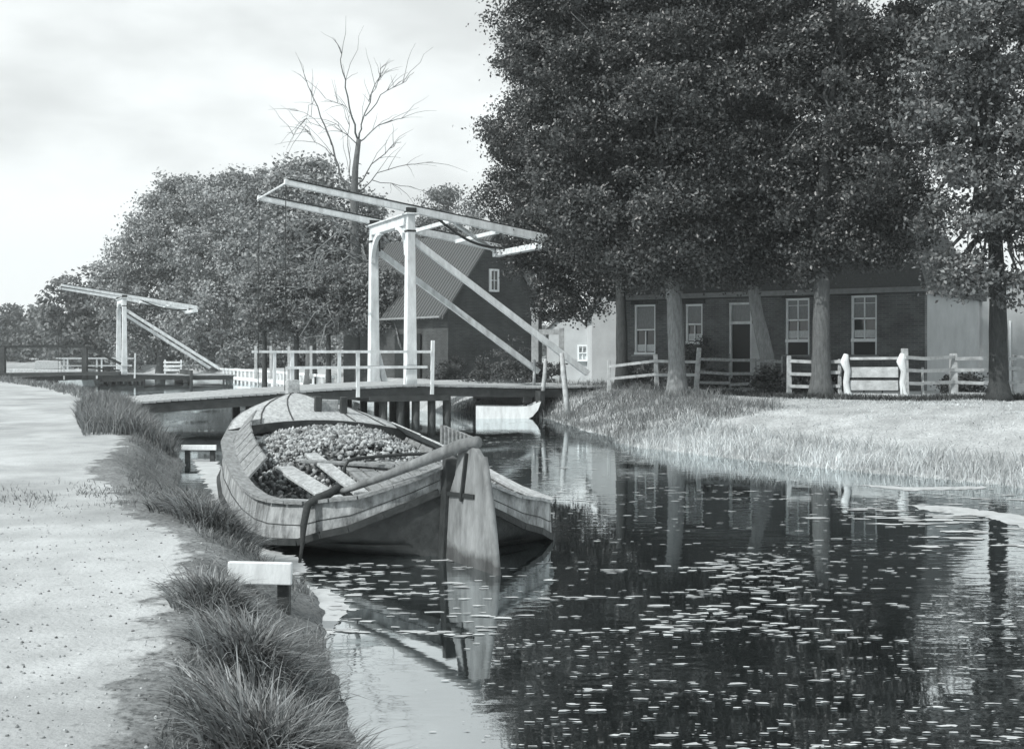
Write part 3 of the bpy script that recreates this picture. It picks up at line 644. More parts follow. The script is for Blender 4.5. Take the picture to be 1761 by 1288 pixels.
# ------------------------------------------------------------ houses
def wall(mb, x0, x1, z0, z1, y, th, holes=()):
    """wall along local x with rectangular openings"""
    xs_ = sorted({x0, x1, *[h[0] for h in holes], *[h[1] for h in holes]})
    for a, c in zip(xs_[:-1], xs_[1:]):
        h = [q for q in holes if q[0] <= a+1e-6 and q[1] >= c-1e-6]
        segs = [(z0, z1)] if not h else [(z0, h[0][2]), (h[0][3], z1)]
        for p, q in segs:
            if q-p > .01: mb.box(((a+c)/2, y+th/2, (p+q)/2), (c-a, th, q-p))
def sash(parent, x0, x1, z0, z1, panel=0, y=.10, bars=True, half=False):
    f = MB(); t = .07
    f.box(((x0+x1)/2, y, z1-t/2), (x1-x0, .09, t)); f.box(((x0+x1)/2, y-.03, z0+t/2+panel), (x1-x0, .12, t+.03))
    f.box((x0+t/2, y, (z0+z1)/2-t/2), (t, .087, z1-z0-t)); f.box((x1-t/2, y, (z0+z1)/2-t/2), (t, .087, z1-z0-t))
    zm = z0+panel+(z1-z0-panel)*.5; f.box(((x0+x1)/2, y, zm), (x1-x0-2*t, .083, .05))
    if bars:
        f.box(((x0+x1)/2, y, (z0+panel+zm)/2), (.035, .05, zm-z0-panel-.1))
        if not half: f.box(((x0+x1)/2, y, (z1+zm)/2), (.035, .05, z1-zm-.08)); f.box(((x0+x1)/2, y, z1-(z1-zm)*.33), (x1-x0-.15, .047, .02))
    w_ = f.build('window', 'window_white', parent)
    MB().box(((x0+x1)/2, y+.05, (z0+panel+z1)/2), (x1-x0-.05, .012, z1-z0-panel-.06)).build('pane', 'glass', w_)
    MB().box(((x0+x1)/2, y+.036, z1-(z1-zm)*.5-.03), (x1-x0-2*t-.02, .006, (z1-zm)*.86)).build('curtain', 'blind', w_)
    MB().box(((x0+x1)/2, y+.036, z0+panel+.24), (x1-x0-2*t-.02, .006, .24)).build('curtain', 'curtain', w_)
    if panel: MB().box(((x0+x1)/2, y+.02, z0+panel/2-.01), (x1-x0-2*t, .04, panel-.03)).build('shutter_panel', 'door', w_)
    return w_
A = Vector((190/2000*41.5, 41.5, .85)); B = Vector((710/2000*35.5, 35.5, .85)); fa = math.atan2(B.y-A.y, B.x-A.x); FL = (B-A).length
house = empty('farmhouse', A, fa, 'long dark brick farmhouse with white sash windows behind the big trees', 'house')
fu = (B-A).normalized()
def fx(px):          # distance along the facade for an image column
    k = (px-CX)/F; return (k*A.y-A.x)/(fu.x-k*fu.y)
def fz(px, py): s = fx(px); return EYE-(py-HY)/F*(A.y+fu.y*s)-A.z
EZ = 3.35; DP = 7.2
wins = [(1090, 1127, 524, 610, .0), (1178, 1208, 523, 592, .0), (1350, 1392, 513, 610, .42), (1463, 1508, 508, 610, .42)]
holes = []; W_ = []
for a, c, t0, b0, pn in wins:
    h = (fx(a), fx(c), fz((a+c)/2, b0), fz((a+c)/2, t0)); holes.append(h); W_.append((h, pn))
dh = (fx(1253), fx(1293), .02, fz(1272, 520)); holes.append(dh)
mb = MB(); wall(mb, 0, FL, -.3, EZ, 0, .25, holes)
mb.box((.125, DP/2+.125, EZ/2-.15), (.25, DP-.25, EZ+.3)); mb.box((FL/2, DP-.125, EZ/2-.15), (FL-.5, .25, EZ+.3)); mb.build('brick_wall', 'brick', house)
o = MB().prism([(FL-.28, .25, -.3), (FL-.28, DP-.25, -.3), (FL-.28, DP-.25, EZ-.05), (FL-.28, .25, EZ-.05)], (.28+.003, 0, 0)).build('side_wall', 'plaster', house)
MB().box((FL/2, 1.6, 1.5), (FL-.6, .05, 3.0)).build('inner_partition', 'door', house)
for h, pn in W_: sash(house, *h, panel=pn, half=pn == 0)
for h, pn in W_:
    MB().box(((h[0]+h[1])/2, -.02, h[3]+.08), (h[1]-h[0]+.2, .05, .15)).build('lintel', 'brick_dark', house)
    MB().box(((h[0]+h[1])/2, -.02, h[2]-.035), (h[1]-h[0]+.12, .12, .06)).build('sill', 'grey_gutter', house)
# door with transom light
dr = MB().box(((dh[0]+dh[1])/2, .16, (fz(1272, 557)+.02)/2), (dh[1]-dh[0]-.16, .05, fz(1272, 557)-.04)).build('door', 'door', house)
MB().tube([(dh[1]-.25, .13, .95), (dh[1]-.25, .08, .95), (dh[1]-.33, .08, .95)], .015, 6).build('handle', 'iron', dr)
mb = MB(); zt = fz(1272, 555)
for x in (dh[0]+.04, dh[1]-.04): mb.box((x, .1, (dh[3]+.02)/2-.04), (.08, .12, dh[3]-.10))
mb.box(((dh[0]+dh[1])/2, .09, zt), (dh[1]-dh[0]-.16, .14, .10)); mb.box(((dh[0]+dh[1])/2, .1, dh[3]-.04), (dh[1]-dh[0], .12, .07)); mb.build('door_frame', 'white', house)
MB().box(((dh[0]+dh[1])/2, .13, (zt+dh[3])/2), (dh[1]-dh[0]-.17, .012, dh[3]-zt-.12)).build('transom_pane', 'blind', house)
MB().box((dh[1]+.22, -.03, 1.1), (.42, .05, 2.15)).build('open_shutter', 'whitewash', house)
MB().box(((dh[0]+dh[1])/2, -.3, -.02), (1.4, .5, .16)).build('doorstep', 'plaster', house)
RZ = EZ+4.3; OV = .35
rf = MB(); e = [(-OV, -OV, EZ-.1), (FL+.12, -OV, EZ-.1), (FL+.12, DP+OV, EZ-.1), (-OV, DP+OV, EZ-.1)]; rr = [(1.2, DP/2, RZ), (FL-1.9, DP/2, RZ)]
vs = e+[(x, y, z-.2) for x, y, z in e]+rr
rf.add(vs, [(0, 1, 9, 8), (1, 2, 9), (2, 3, 8, 9), (3, 0, 8), (4, 7, 6, 5), (0, 4, 5, 1), (1, 5, 6, 2), (2, 6, 7, 3), (3, 7, 4, 0)]); roof = rf.build('roof', 'thatch', house)
MB().box((FL*.35, DP/2, RZ+.2), (.8, .6, 1.5)).build('chimney', 'brick', roof)
MB().box((FL/2-.1, -OV-.06, EZ-.2), (FL+.6, .12, .16)).build('gutter', 'grey_gutter', house)
# barn with steep tiled roof
C0 = Vector((-2.75, 50, .8)); ba = math.atan2(3, 4.1); barn = empty('barn', C0, ba, 'tall dark brick barn with steep tiled roof and one small gable window behind the drawbridge', 'barn')
GW, BD, BE, BR = 5.1, 9.5, 3.15, 6.6
mb = MB(); mb.prism([(0, 0, -.3), (GW, 0, -.3), (GW, 0, BE), (GW/2, 0, BR), (0, 0, BE)], (0, BD, 0)); mb.build('brick_wall', 'brick_dark', barn)
for s in (0, 1):
    x0, x1 = (-.35, GW/2) if s == 0 else (GW+.35, GW/2); zb = BE-.45
    mb = MB(); mb.prism([(x0, -.12, zb), (x1, -.12, BR+.06), (x1, -.12, BR+.2), (x0, -.12, zb+.14)], (0, BD+.24, 0)); mb.build('roof', 'tiles', barn)
MB().box((-.4, BD/2, BE-.35), (.1, BD, .08)).build('gutter', 'grey_gutter', barn)
f = MB(); wx, wz0, wz1 = GW*.47, 3.95, 4.95
for x in (-.21, .21): f.box((wx+x, -.04, (wz0+wz1)/2), (.09, .09, wz1-wz0))
for z in (wz0+.04, wz1-.04): f.box((wx, -.042, z), (.33, .085, .09))
f.box((wx, -.045, (wz0+wz1)/2), (.03, .05, .84)); f.box((wx, -.043, (wz0+wz1)/2), (.33, .04, .03))
wb = f.build('window', 'white', barn); MB().box((wx, -.012, (wz0+wz1)/2), (.33, .02, .85)).build('pane', 'glass', wb)
MB().box((-.09, 3.2, 1.0), (.06, 2.2, 2.2)).build('barn_door', 'door', barn)
# small white outbuilding and low shed, between barn and farmhouse
def shed(px0, px1, ytop, d, dep, mt, nm, label, cat, rise, rmat='tiles'):
    a = D(px0, HY, d); c = D(px1, HY, d); g0 = .8; t = empty(nm, (a.x, a.y, g0), 0, label, cat); w_ = c.x-a.x; e = EYE-(ytop-HY)/F*d-g0
    MB().prism([(0, 0, -.3), (w_, 0, -.3), (w_, 0, e), (w_/2, 0, e+rise), (0, 0, e)], (0, dep, 0)).build('wall', mt, t)
    for x0 in (-.2, w_+.2):
        MB().prism([(x0, -.06, e-.2*rise/(w_/2)), (w_/2, -.06, e+rise+.02), (w_/2, -.06, e+rise+.12), (x0, -.06, e-.2*rise/(w_/2)+.1)], (0, dep+.12, 0)).build('roof', rmat, t)
    return t, w_, e
t, w_, e = shed(1018, 1078, 535, 47, 4, 'whitewash', 'outbuilding', 'small whitewashed outbuilding with steep gable at the left end of the farmhouse', 'shed', 1.1)
t, w_, e = shed(944, 1012, 566, 50, 4, 'whitewash', 'low_shed', 'low whitewashed shed between the barn and the small white outbuilding', 'shed', .8)
sash(t, w_*.72, w_*.72+.45, .9, 1.6, 0, y=-.04)
t, w_, e = shed(1690, 1900, 512, 45, 7, 'plaster', 'side_barn', 'pale plastered barn behind the rightmost tree at the edge of the picture', 'barn', 1.0)
MB().box((w_*.22, -.03, 1.2), (.06, .06, 2.6)).build('downpipe', 'white', t)
# white gate frame by the barn
gt = empty('hoist_frame', (D(920, HY, 44).x, 44, .8), 0, 'white timber gate frame with a crossbar standing beside the barn', 'frame')
MB().beam((0, 0, 0), (0, 0, 2.85), .26, .2).build('post', 'white_fence', gt, bevel=.01); MB().beam((1.0, 0, 0), (1.0, 0, 2.2), .2, .2).build('post', 'white_fence', gt, bevel=.01)
MB().beam((.13, 0, 2.05), (.9, 0, 2.05), .16, .2).build('crossbar', 'white_fence', gt)
MB().box((.1, 0, 2.9), (.55, .24, .14)).build('cap', 'white_fence', gt)
exec_parts = True

# ------------------------------------------------------------ fences
def fence(nm, pts, rails, label, cat='fence', group='fences in front of the farmhouse', mat='white_fence', pw=.1, sag=.03):
    """pts: (px, distance, post height, lean, post width) ; rails: heights"""
    b0 = ground_at(pts[0][0], pts[0][1]); t = empty(nm, b0, 0, label, cat, group); tops = []
    for px, d, h, ln, w_ in pts:
        g = ground_at(px, d)-b0
        if h > 0: MB().beam(g, g+Vector((ln, .02, h+.05)), w_, w_*.9, w_*.8, w_*.7).build('post', mat, t, bevel=.012)
        tops.append((g, h, ln))
    for k, z in enumerate(rails):
        for (g, h, ln), (g2, h2, l2) in zip(tops[:-1], tops[1:]):
            a = g+Vector((ln*z/max(h, .1), -.07, z+random.uniform(-sag, sag))); c = g2+Vector((l2*z/max(h2, .1), -.07, z+random.uniform(-sag, sag)))
            MB().beam(a, c, .035, .085).build('rail', mat, t)
    return t
fence('rail_fence', [(1048, 37, 1.08, -.02, .13), (1130, 36.6, 1.12, -.05, .15), (1197, 36, 1.32, .1, .16)], (.55, .95), 'short white rail fence with crooked posts left of the pale tree trunk')
fence('thin_rail_fence', [(1203, 36, .0, 0, .06), (1255, 34.8, 1.15, 0, .05), (1300, 34, 1.0, 0, .05), (1345, 33, 1.1, 0, .05)], (.3, .6, 1.0), 'thin grey wire and rail fence in front of the dark farmhouse door', mat='plank_grey')
fence('garden_fence', [(1357, 31.5, 1.1, 0, .14), (1400, 31.3, 0, 0, .1), (1444, 31, 1.0, 0, .1)], (.35, .68, 1.0), 'low white rail fence in front of the left tall farmhouse window', )
# gate with swept white end posts
def gate():
    a = ground_at(1455, 30.6); c = ground_at(1552, 30); t = empty('garden_gate', a, 0, 'wide white plank gate between two swept white posts in front of the right farmhouse window', 'gate', 'fences in front of the farmhouse')
    v = c-a
    for q, s in ((Vector(), 1), (v, 1)):
        mb = MB()
        pts = [q+Vector((.15, 0, .02)), q+Vector((.03, 0, .2)), q+Vector((0, 0, .45)), q+Vector((.04, 0, .75)), q+Vector((-.04, 0, 1.0)), q+Vector((.0, 0, 1.2))]
        mb.tube(pts, [.11, .09, .08, .085, .12, .06], 10).build('gate_post', 'white', t, smooth=True)
    for z, h in ((.12, .1), (.38, .26), (.72, .27), (1.08, .07)):
        MB().beam(Vector((.1, .03, z)), v+Vector((-.1, .03, z)), .035, h).build('board', 'white_fence', t)
    for k in (.33, .66): MB().beam(v*k+Vector((0, .06, .05)), v*k+Vector((0, .06, 1.1)), .03, .03).build('brace', 'iron', t)
gate()
fence('white_fence', [(1556, 30, 1.28, 0, .19), (1587, 30.2, .8, 0, .07), (1640, 30.6, 1.15, 0, .2), (1690, 30.6, .0, 0, .07), (1745, 31, 1.1, 0, .12), (1830, 31.5, 1.1, 0, .12)], (.12, .45, .78, 1.08), 'white four rail fence running from the gate past the rightmost tree', pw=.16)
# far side: white quay edging along the canal beyond the bridge
q0 = Vector((-8.7, 57, 0)); qd = empty('quay_fence', q0, 0, 'long low white fence edging the canal between the two drawbridges', 'fence')
path = [Vector(p) for p in ((-8.3, 56.5, 0), (-11.1, 63, 0), (-14, 70, 0), (-17.5, 77, 0), (-20.8, 83.5, 0))]
for p, q in zip(path[:-1], path[1:]):
    for z, h in ((.88, .14), (.30, .22)): MB().beam(p-q0+Vector((-.15, -.1, z)), q-q0+Vector((-.15, -.1, z)), .05, h).build('rail', 'white', qd)
    for k in range(7): c = p.lerp(q, k/7)-q0; MB().box((c.x-.15, c.y, .35), (.12, .12, 1.15)).build('post', 'white', qd)
# dark iron handrail of the far left footbridge, in front of the distant drawbridge
hr = empty('footbridge', D(5, 645, 73).xyz*1.0, 0, 'dark iron handrail of a low footbridge at the far left edge', 'bridge'); o0 = Vector(hr.location); o0.z = 0; hr.location = o0
rp = [D(-120, 600, 72), D(0, 597, 73), D(75, 595, 73.5), D(150, 597, 74), D(208, 626, 74.5)]
mb = MB()
for p, q in zip(rp[:-1], rp[1:]): mb.beam(p-o0, q-o0, .14, .16)
mb.build('handrail', 'iron', hr)
for p in (D(5, 597, 73), D(146, 598, 74)): MB().beam(Vector((p.x, p.y, .3))-o0, p-o0, .3, .3).build('post', 'tar', hr)
MB().beam(D(-120, 646, 72)-o0, D(206, 642, 74.5)-o0, 1.6, .22).build('deck', 'tar', hr)
MB().beam(Vector(D(146, 632, 74))-o0, Vector(D(206, 637, 74.5))-o0, .1, .1).build('lower_rail', 'iron', hr)
sg = empty('white_bench', D(283, 640, 84), 0, 'little white slatted barrier by the raking stay of the distant drawbridge', 'barrier')
for k in range(3): MB().box((.6, 0, .15+.28*k), (1.35, .05, .14)).build('slat', 'white', sg)
for x in (.02, 1.18): MB().box((x, .06, .4), (.12, .08, 1.0)).build('post', 'white', sg)
bt = empty('moored_barge', (D(80, 640, 88).x, 88, 0), 0, 'low pale barge lying in the canal behind the dark footbridge rail', 'boat')
MB().prism([(-2.9, 0, -.2), (2.6, 0, -.2), (2.9, 0, .75), (-3.2, 0, .8)], (0, 2.4, 0)).build('hull', 'white_fence', bt, bevel=.05)
MB().prism([(-1.2, .4, .78), (1.2, .4, .78), (.9, .4, 1.35), (-1.0, .4, 1.45)], (0, 1.6, 0)).build('cabin', 'plank_light', bt, bevel=.04)
fc = empty('field_fence', (D(480, 640, 60).x, 60, .85), 0, 'white posts standing under the trained limes beyond the drawbridge', 'fence')
for px in (440, 466, 497, 535): x = D(px, 600, 60).x-fc.location.x; MB().box((x, 0, .7), (.13, .13, 1.7)).build('post', 'white_fence', fc)

# ------------------------------------------------------------ trees by the farmhouse
G1 = 'tall trees in front of the farmhouse'
g = ground_at(1165, 33)
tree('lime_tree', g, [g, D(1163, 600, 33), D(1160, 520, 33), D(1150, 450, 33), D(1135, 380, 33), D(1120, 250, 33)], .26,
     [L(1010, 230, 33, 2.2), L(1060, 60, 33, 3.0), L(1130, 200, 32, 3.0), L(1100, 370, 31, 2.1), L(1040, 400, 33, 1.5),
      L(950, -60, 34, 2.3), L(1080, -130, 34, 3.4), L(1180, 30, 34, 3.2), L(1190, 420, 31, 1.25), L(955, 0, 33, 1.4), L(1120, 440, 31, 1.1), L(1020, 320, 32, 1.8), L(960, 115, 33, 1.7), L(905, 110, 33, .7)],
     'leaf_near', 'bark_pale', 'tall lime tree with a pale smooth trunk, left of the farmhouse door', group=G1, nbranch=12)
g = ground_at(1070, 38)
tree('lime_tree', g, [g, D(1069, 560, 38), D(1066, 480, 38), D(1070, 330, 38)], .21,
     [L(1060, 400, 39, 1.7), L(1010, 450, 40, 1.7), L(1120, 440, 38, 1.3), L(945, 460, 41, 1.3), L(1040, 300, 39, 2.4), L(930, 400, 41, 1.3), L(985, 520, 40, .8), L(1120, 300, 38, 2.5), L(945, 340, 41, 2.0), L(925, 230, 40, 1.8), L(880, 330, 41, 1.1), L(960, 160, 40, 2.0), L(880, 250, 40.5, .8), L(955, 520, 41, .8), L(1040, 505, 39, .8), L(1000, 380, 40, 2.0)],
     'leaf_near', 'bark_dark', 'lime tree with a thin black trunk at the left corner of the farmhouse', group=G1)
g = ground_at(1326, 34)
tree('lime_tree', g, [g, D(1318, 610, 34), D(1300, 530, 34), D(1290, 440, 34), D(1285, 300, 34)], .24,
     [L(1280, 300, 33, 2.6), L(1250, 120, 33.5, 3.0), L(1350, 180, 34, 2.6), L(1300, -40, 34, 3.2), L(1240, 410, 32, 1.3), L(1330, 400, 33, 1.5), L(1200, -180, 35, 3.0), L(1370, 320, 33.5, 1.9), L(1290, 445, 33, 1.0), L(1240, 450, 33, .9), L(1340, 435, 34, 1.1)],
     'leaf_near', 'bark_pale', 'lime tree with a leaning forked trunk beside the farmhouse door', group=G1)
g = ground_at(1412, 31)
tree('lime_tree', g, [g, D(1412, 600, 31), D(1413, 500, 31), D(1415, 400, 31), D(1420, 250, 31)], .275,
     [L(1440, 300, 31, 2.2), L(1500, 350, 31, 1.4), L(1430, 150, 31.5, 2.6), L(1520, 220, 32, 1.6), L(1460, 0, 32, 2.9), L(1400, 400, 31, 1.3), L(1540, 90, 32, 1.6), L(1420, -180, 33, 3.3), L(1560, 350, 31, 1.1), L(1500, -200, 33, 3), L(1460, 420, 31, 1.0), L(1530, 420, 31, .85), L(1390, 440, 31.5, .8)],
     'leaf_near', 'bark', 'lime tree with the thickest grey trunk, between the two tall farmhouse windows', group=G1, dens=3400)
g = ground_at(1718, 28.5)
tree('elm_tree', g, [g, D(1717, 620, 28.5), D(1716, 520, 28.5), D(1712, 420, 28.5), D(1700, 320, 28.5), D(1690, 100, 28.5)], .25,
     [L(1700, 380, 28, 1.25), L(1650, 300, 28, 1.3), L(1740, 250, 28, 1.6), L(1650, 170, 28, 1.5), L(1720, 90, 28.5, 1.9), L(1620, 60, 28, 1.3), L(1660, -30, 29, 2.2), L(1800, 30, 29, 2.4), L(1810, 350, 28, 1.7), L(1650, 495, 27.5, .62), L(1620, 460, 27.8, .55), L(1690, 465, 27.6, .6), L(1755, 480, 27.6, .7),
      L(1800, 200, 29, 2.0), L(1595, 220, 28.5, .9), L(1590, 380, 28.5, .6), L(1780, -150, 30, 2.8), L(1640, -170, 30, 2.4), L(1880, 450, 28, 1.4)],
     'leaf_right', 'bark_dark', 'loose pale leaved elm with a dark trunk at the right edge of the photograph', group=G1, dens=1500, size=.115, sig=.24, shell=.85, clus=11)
# ------------------------------------------------------------ trees across the canal
G2 = 'trees beyond the drawbridge'
def mid(base_px, d, top_px, top_py, r0, lobes, label, lm='leaf_mid', bm='bark', nm='elm_tree', dens=800, size=.22, grp=G2, sc=1.0, **k):
    lobes = [(tuple(Vector((0, 0, EYE))+(Vector(c)-Vector((0, 0, EYE)))*sc), q*sc) for c, q in lobes]; d = d*sc
    g = ground_at(base_px, d); tp = D(top_px, top_py, d)
    return tree(nm, g, [g, g.lerp(tp, .3), g.lerp(tp, .65), tp], r0, lobes, lm, bm, label, group=grp, dens=dens, size=size, sig=.42, clus=9, **k)
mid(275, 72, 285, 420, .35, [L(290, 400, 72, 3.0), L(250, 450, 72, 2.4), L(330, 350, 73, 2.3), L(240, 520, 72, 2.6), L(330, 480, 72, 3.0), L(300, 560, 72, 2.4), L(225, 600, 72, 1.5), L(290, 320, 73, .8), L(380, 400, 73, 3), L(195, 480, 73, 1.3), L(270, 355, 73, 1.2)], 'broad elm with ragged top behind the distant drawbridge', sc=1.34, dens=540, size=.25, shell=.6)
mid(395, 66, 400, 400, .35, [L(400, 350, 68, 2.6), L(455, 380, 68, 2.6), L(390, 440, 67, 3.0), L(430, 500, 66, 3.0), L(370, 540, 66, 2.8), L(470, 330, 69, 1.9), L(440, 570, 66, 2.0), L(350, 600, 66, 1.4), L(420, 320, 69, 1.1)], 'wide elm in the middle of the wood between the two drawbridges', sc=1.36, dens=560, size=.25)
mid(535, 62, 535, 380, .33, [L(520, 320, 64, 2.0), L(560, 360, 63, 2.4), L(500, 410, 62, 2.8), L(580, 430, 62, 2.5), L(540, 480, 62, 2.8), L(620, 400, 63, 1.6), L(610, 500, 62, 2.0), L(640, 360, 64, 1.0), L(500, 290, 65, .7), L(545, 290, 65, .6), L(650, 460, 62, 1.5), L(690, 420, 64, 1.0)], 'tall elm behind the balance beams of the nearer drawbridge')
G3 = 'trained lime trees beyond the canal'
for i, (px, w_) in enumerate(((455, 'leftmost trained lime with a flat underside beyond the bridge railing'), (510, 'second trained lime from the left, behind the left end of the bridge railing'), (565, 'third trained lime from the left, just left of the bridge portal'), (615, 'fourth trained lime, behind the left portal post of the bridge'), (665, 'rightmost trained lime, seen through the portal of the bridge'))):
    g = ground_at(px, 55)
    tree('trained_lime', g, [g, D(px, 590, 55), D(px, 540, 55)], .14, [L(px-16, 545, 55, 1.1), L(px+18, 548, 55, 1.1), L(px, 515, 55, 1.1), L(px+10, 480+8*i % 3, 55, 1.0), L(px-14, 490, 55, 1.0)], 'leaf_hedge', 'bark_dark', w_, group=G3, dens=1500, size=.15, sig=.22)
# poplars to the right of the bare tree
mid(755, 92, 755, 380, .2, [L(755, 350, 92, 1.4), L(765, 390, 92, 1.8), L(740, 410, 92, 1.7), L(760, 450, 92, 2), L(772, 335, 92, .8)], 'distant young tree rising above the balance beam, right of the bare tree', 'leaf_far', nm='poplar_tree')
mid(812, 90, 812, 400, .2, [L(812, 375, 90, 1.0), L(820, 410, 90, 1.6), L(800, 430, 90, 1.4), L(850, 420, 90, 1.5), L(812, 352, 90, .5), L(880, 440, 90, 1.8), L(920, 470, 90, 2)], 'distant pointed tree above the barn roof, next to the dark lime crown', 'leaf_far', nm='poplar_tree')
mid(140, 105, 150, 500, .3, [L(150, 500, 105, 2.6), L(120, 530, 105, 2.6), L(180, 530, 105, 3), L(140, 580, 105, 3.4), L(200, 580, 105, 3), L(105, 490, 105, .8)], 'low hazy tree above the left end of the distant balance beam', 'leaf_far', nm='elm_tree', dens=220, size=.42)
for i, (px, top, lb) in enumerate(((15, 530, 'far hazy tree at the left edge of the photograph'), (45, 545, 'far hazy tree, second from the left edge'), (75, 530, 'far hazy tree just left of the distant balance beam'), (-30, 540, 'far hazy tree cut by the left edge of the photograph'))):
    mid(px, 170, px, top+20, .3, [L(px, top+12, 170, 2.0), L(px-8, top+40, 170, 3.2), L(px+10, top+55, 170, 3.4)], lb, 'leaf_far', nm='elm_tree', dens=140, size=.6, grp='hazy trees on the horizon')
fw = []
for px in range(-700, 1500, 16):
    d = 230+random.uniform(-20, 20); fw.append(L(px, random.uniform(578, 592), d, random.uniform(3, 4.6)))
uw = [L(px, random.uniform(598, 618), 88+random.uniform(-3, 6), random.uniform(1.0, 1.8)) for px in range(395, 700, 11)]+[L(px, random.uniform(606, 618), 112+random.uniform(-3, 6), random.uniform(1.3, 2.0)) for px in range(150, 400, 10)]
p, nr = crown_points(uw, 500, 12, .3, .5); o = leaf_mesh('undergrowth', p, .24, 'leaf_mid', nrm=nr); tag(o, 'tangled undergrowth below the trees beyond the canal', 'undergrowth', kind='stuff')
p, nr = crown_points(fw, 45, 3, 1.0, .5); o = leaf_mesh('distant_wood', p, 1.1, 'leaf_far', nrm=nr); tag(o, 'low dark line of far woodland along the horizon', 'wood', kind='stuff')

# bare tree: bold forking branches drawn from the photograph's outline, spread in depth
g = ground_at(612, 60); bare = empty('bare_tree', g, 0, 'tall leafless tree with thin forking branches against the sky', 'tree')
def bp_(px, py, dd=0): return D(px, py, 60+dd)-g
MB().tube([bp_(612, 640), bp_(611, 480), bp_(609, 340), bp_(611, 290), bp_(617, 240)], [.32, .26, .2, .16, .12], 10).build('trunk', 'bark', bare, smooth=True)
br = [([(617, 240), (622, 215), (640, 160), (655, 118)], .07, 1), ([(617, 245), (606, 200), (596, 150), (588, 112), (586, 85)], .08, -1), ([(609, 330), (590, 310), (575, 270), (560, 215), (540, 170), (528, 142)], .10, 1.5),
      ([(617, 245), (640, 225), (680, 205), (705, 198)], .05, 2), ([(628, 200), (655, 165), (690, 145), (712, 125)], .04, -2), ([(606, 330), (602, 300), (600, 230), (596, 190)], .05, 2), ([(570, 250), (560, 225), (535, 200), (500, 190)], .03, 1),
      ([(613, 320), (640, 280), (670, 255), (690, 245)], .05, -1.5), ([(612, 335), (650, 300), (700, 283), (745, 278)], .045, 1), ([(575, 270), (550, 250), (530, 228), (505, 232)], .03, -1.5), ([(616, 250), (590, 225), (570, 210)], .04, -2), ([(634, 175), (650, 140), (668, 118)], .03, 1),
      ([(606, 200), (590, 180), (560, 170)], .025, 2), ([(540, 170), (530, 190), (526, 215)], .02, 0), ([(640, 310), (690, 318), (740, 330)], .03, -2)]
mb = MB()
for pts, r, dz in br:
    q = [bp_(a, b, dz*i/max(1, len(pts)-1)) for i, (a, b) in enumerate(pts)]; fine = []
    for i in range(len(q)-1):
        for k in range(3): fine.append(q[i].lerp(q[i+1], k/3)+Vector([random.uniform(-.08, .08) for _ in range(3)])*(1 if (i or k) else 0))
    fine.append(q[-1]); n = len(fine); mb.tube(fine, [r*.62*(1-.85*i/n)+.004 for i in range(n)], 6)
    for _ in range(7):
        s = fine[random.randint(n//3, n-1)]; dr = (q[-1]-q[0]).normalized(); e = s+(dr+Vector([random.uniform(-.8, .8) for _ in range(3)]))*random.uniform(.6, 1.8)
        mb.tube(limb_path(s, e, 4, .12), [.014, .012, .010, .007, .005], 4)
mb.build('branches', 'bark', bare, smooth=True)
# second, pale dead branching tree in front of the elms
g2 = ground_at(632, 56); dt = empty('dead_tree', g2, 0, 'pale dead branches spreading in front of the foliage left of the bridge portal', 'tree')
mb = MB(); mb.tube([D(632, 640, 56)-g2, D(634, 540, 56)-g2, D(630, 460, 56)-g2, D(622, 420, 56)-g2], [.16, .13, .1, .06], 8); mb.build('trunk', 'bark_pale', dt, smooth=True)
mb = MB()
for pts in ([(630, 460), (600, 440), (560, 470), (520, 495), (480, 505)], [(628, 450), (590, 430), (545, 420), (500, 445), (450, 430)], [(632, 500), (590, 500), (540, 540), (515, 580)], [(622, 430), (580, 400), (545, 430), (530, 500)], [(634, 540), (600, 520), (560, 560), (550, 600)], [(622, 425), (600, 395), (560, 375), (500, 380)], [(632, 470), (660, 500), (680, 560), (690, 600)], [(630, 450), (655, 440), (690, 470)]):
    q = [D(a, b, 56-1.2*i)-g2 for i, (a, b) in enumerate(pts)]; mb.tube(q, [.045, .038, .03, .02, .012][:len(q)], 5)
    for _ in range(9):
        s = q[random.randint(0, len(q)-2)].lerp(q[-1], random.random()*.6); mb.tube(limb_path(s, s+Vector((random.uniform(-1.6, .6), random.uniform(-1, .3), random.uniform(-1.2, 1.2))), 4, .15), [.02, .017, .013, .01, .006], 4)
mb.build('branches', 'bark_pale', dt, smooth=True)

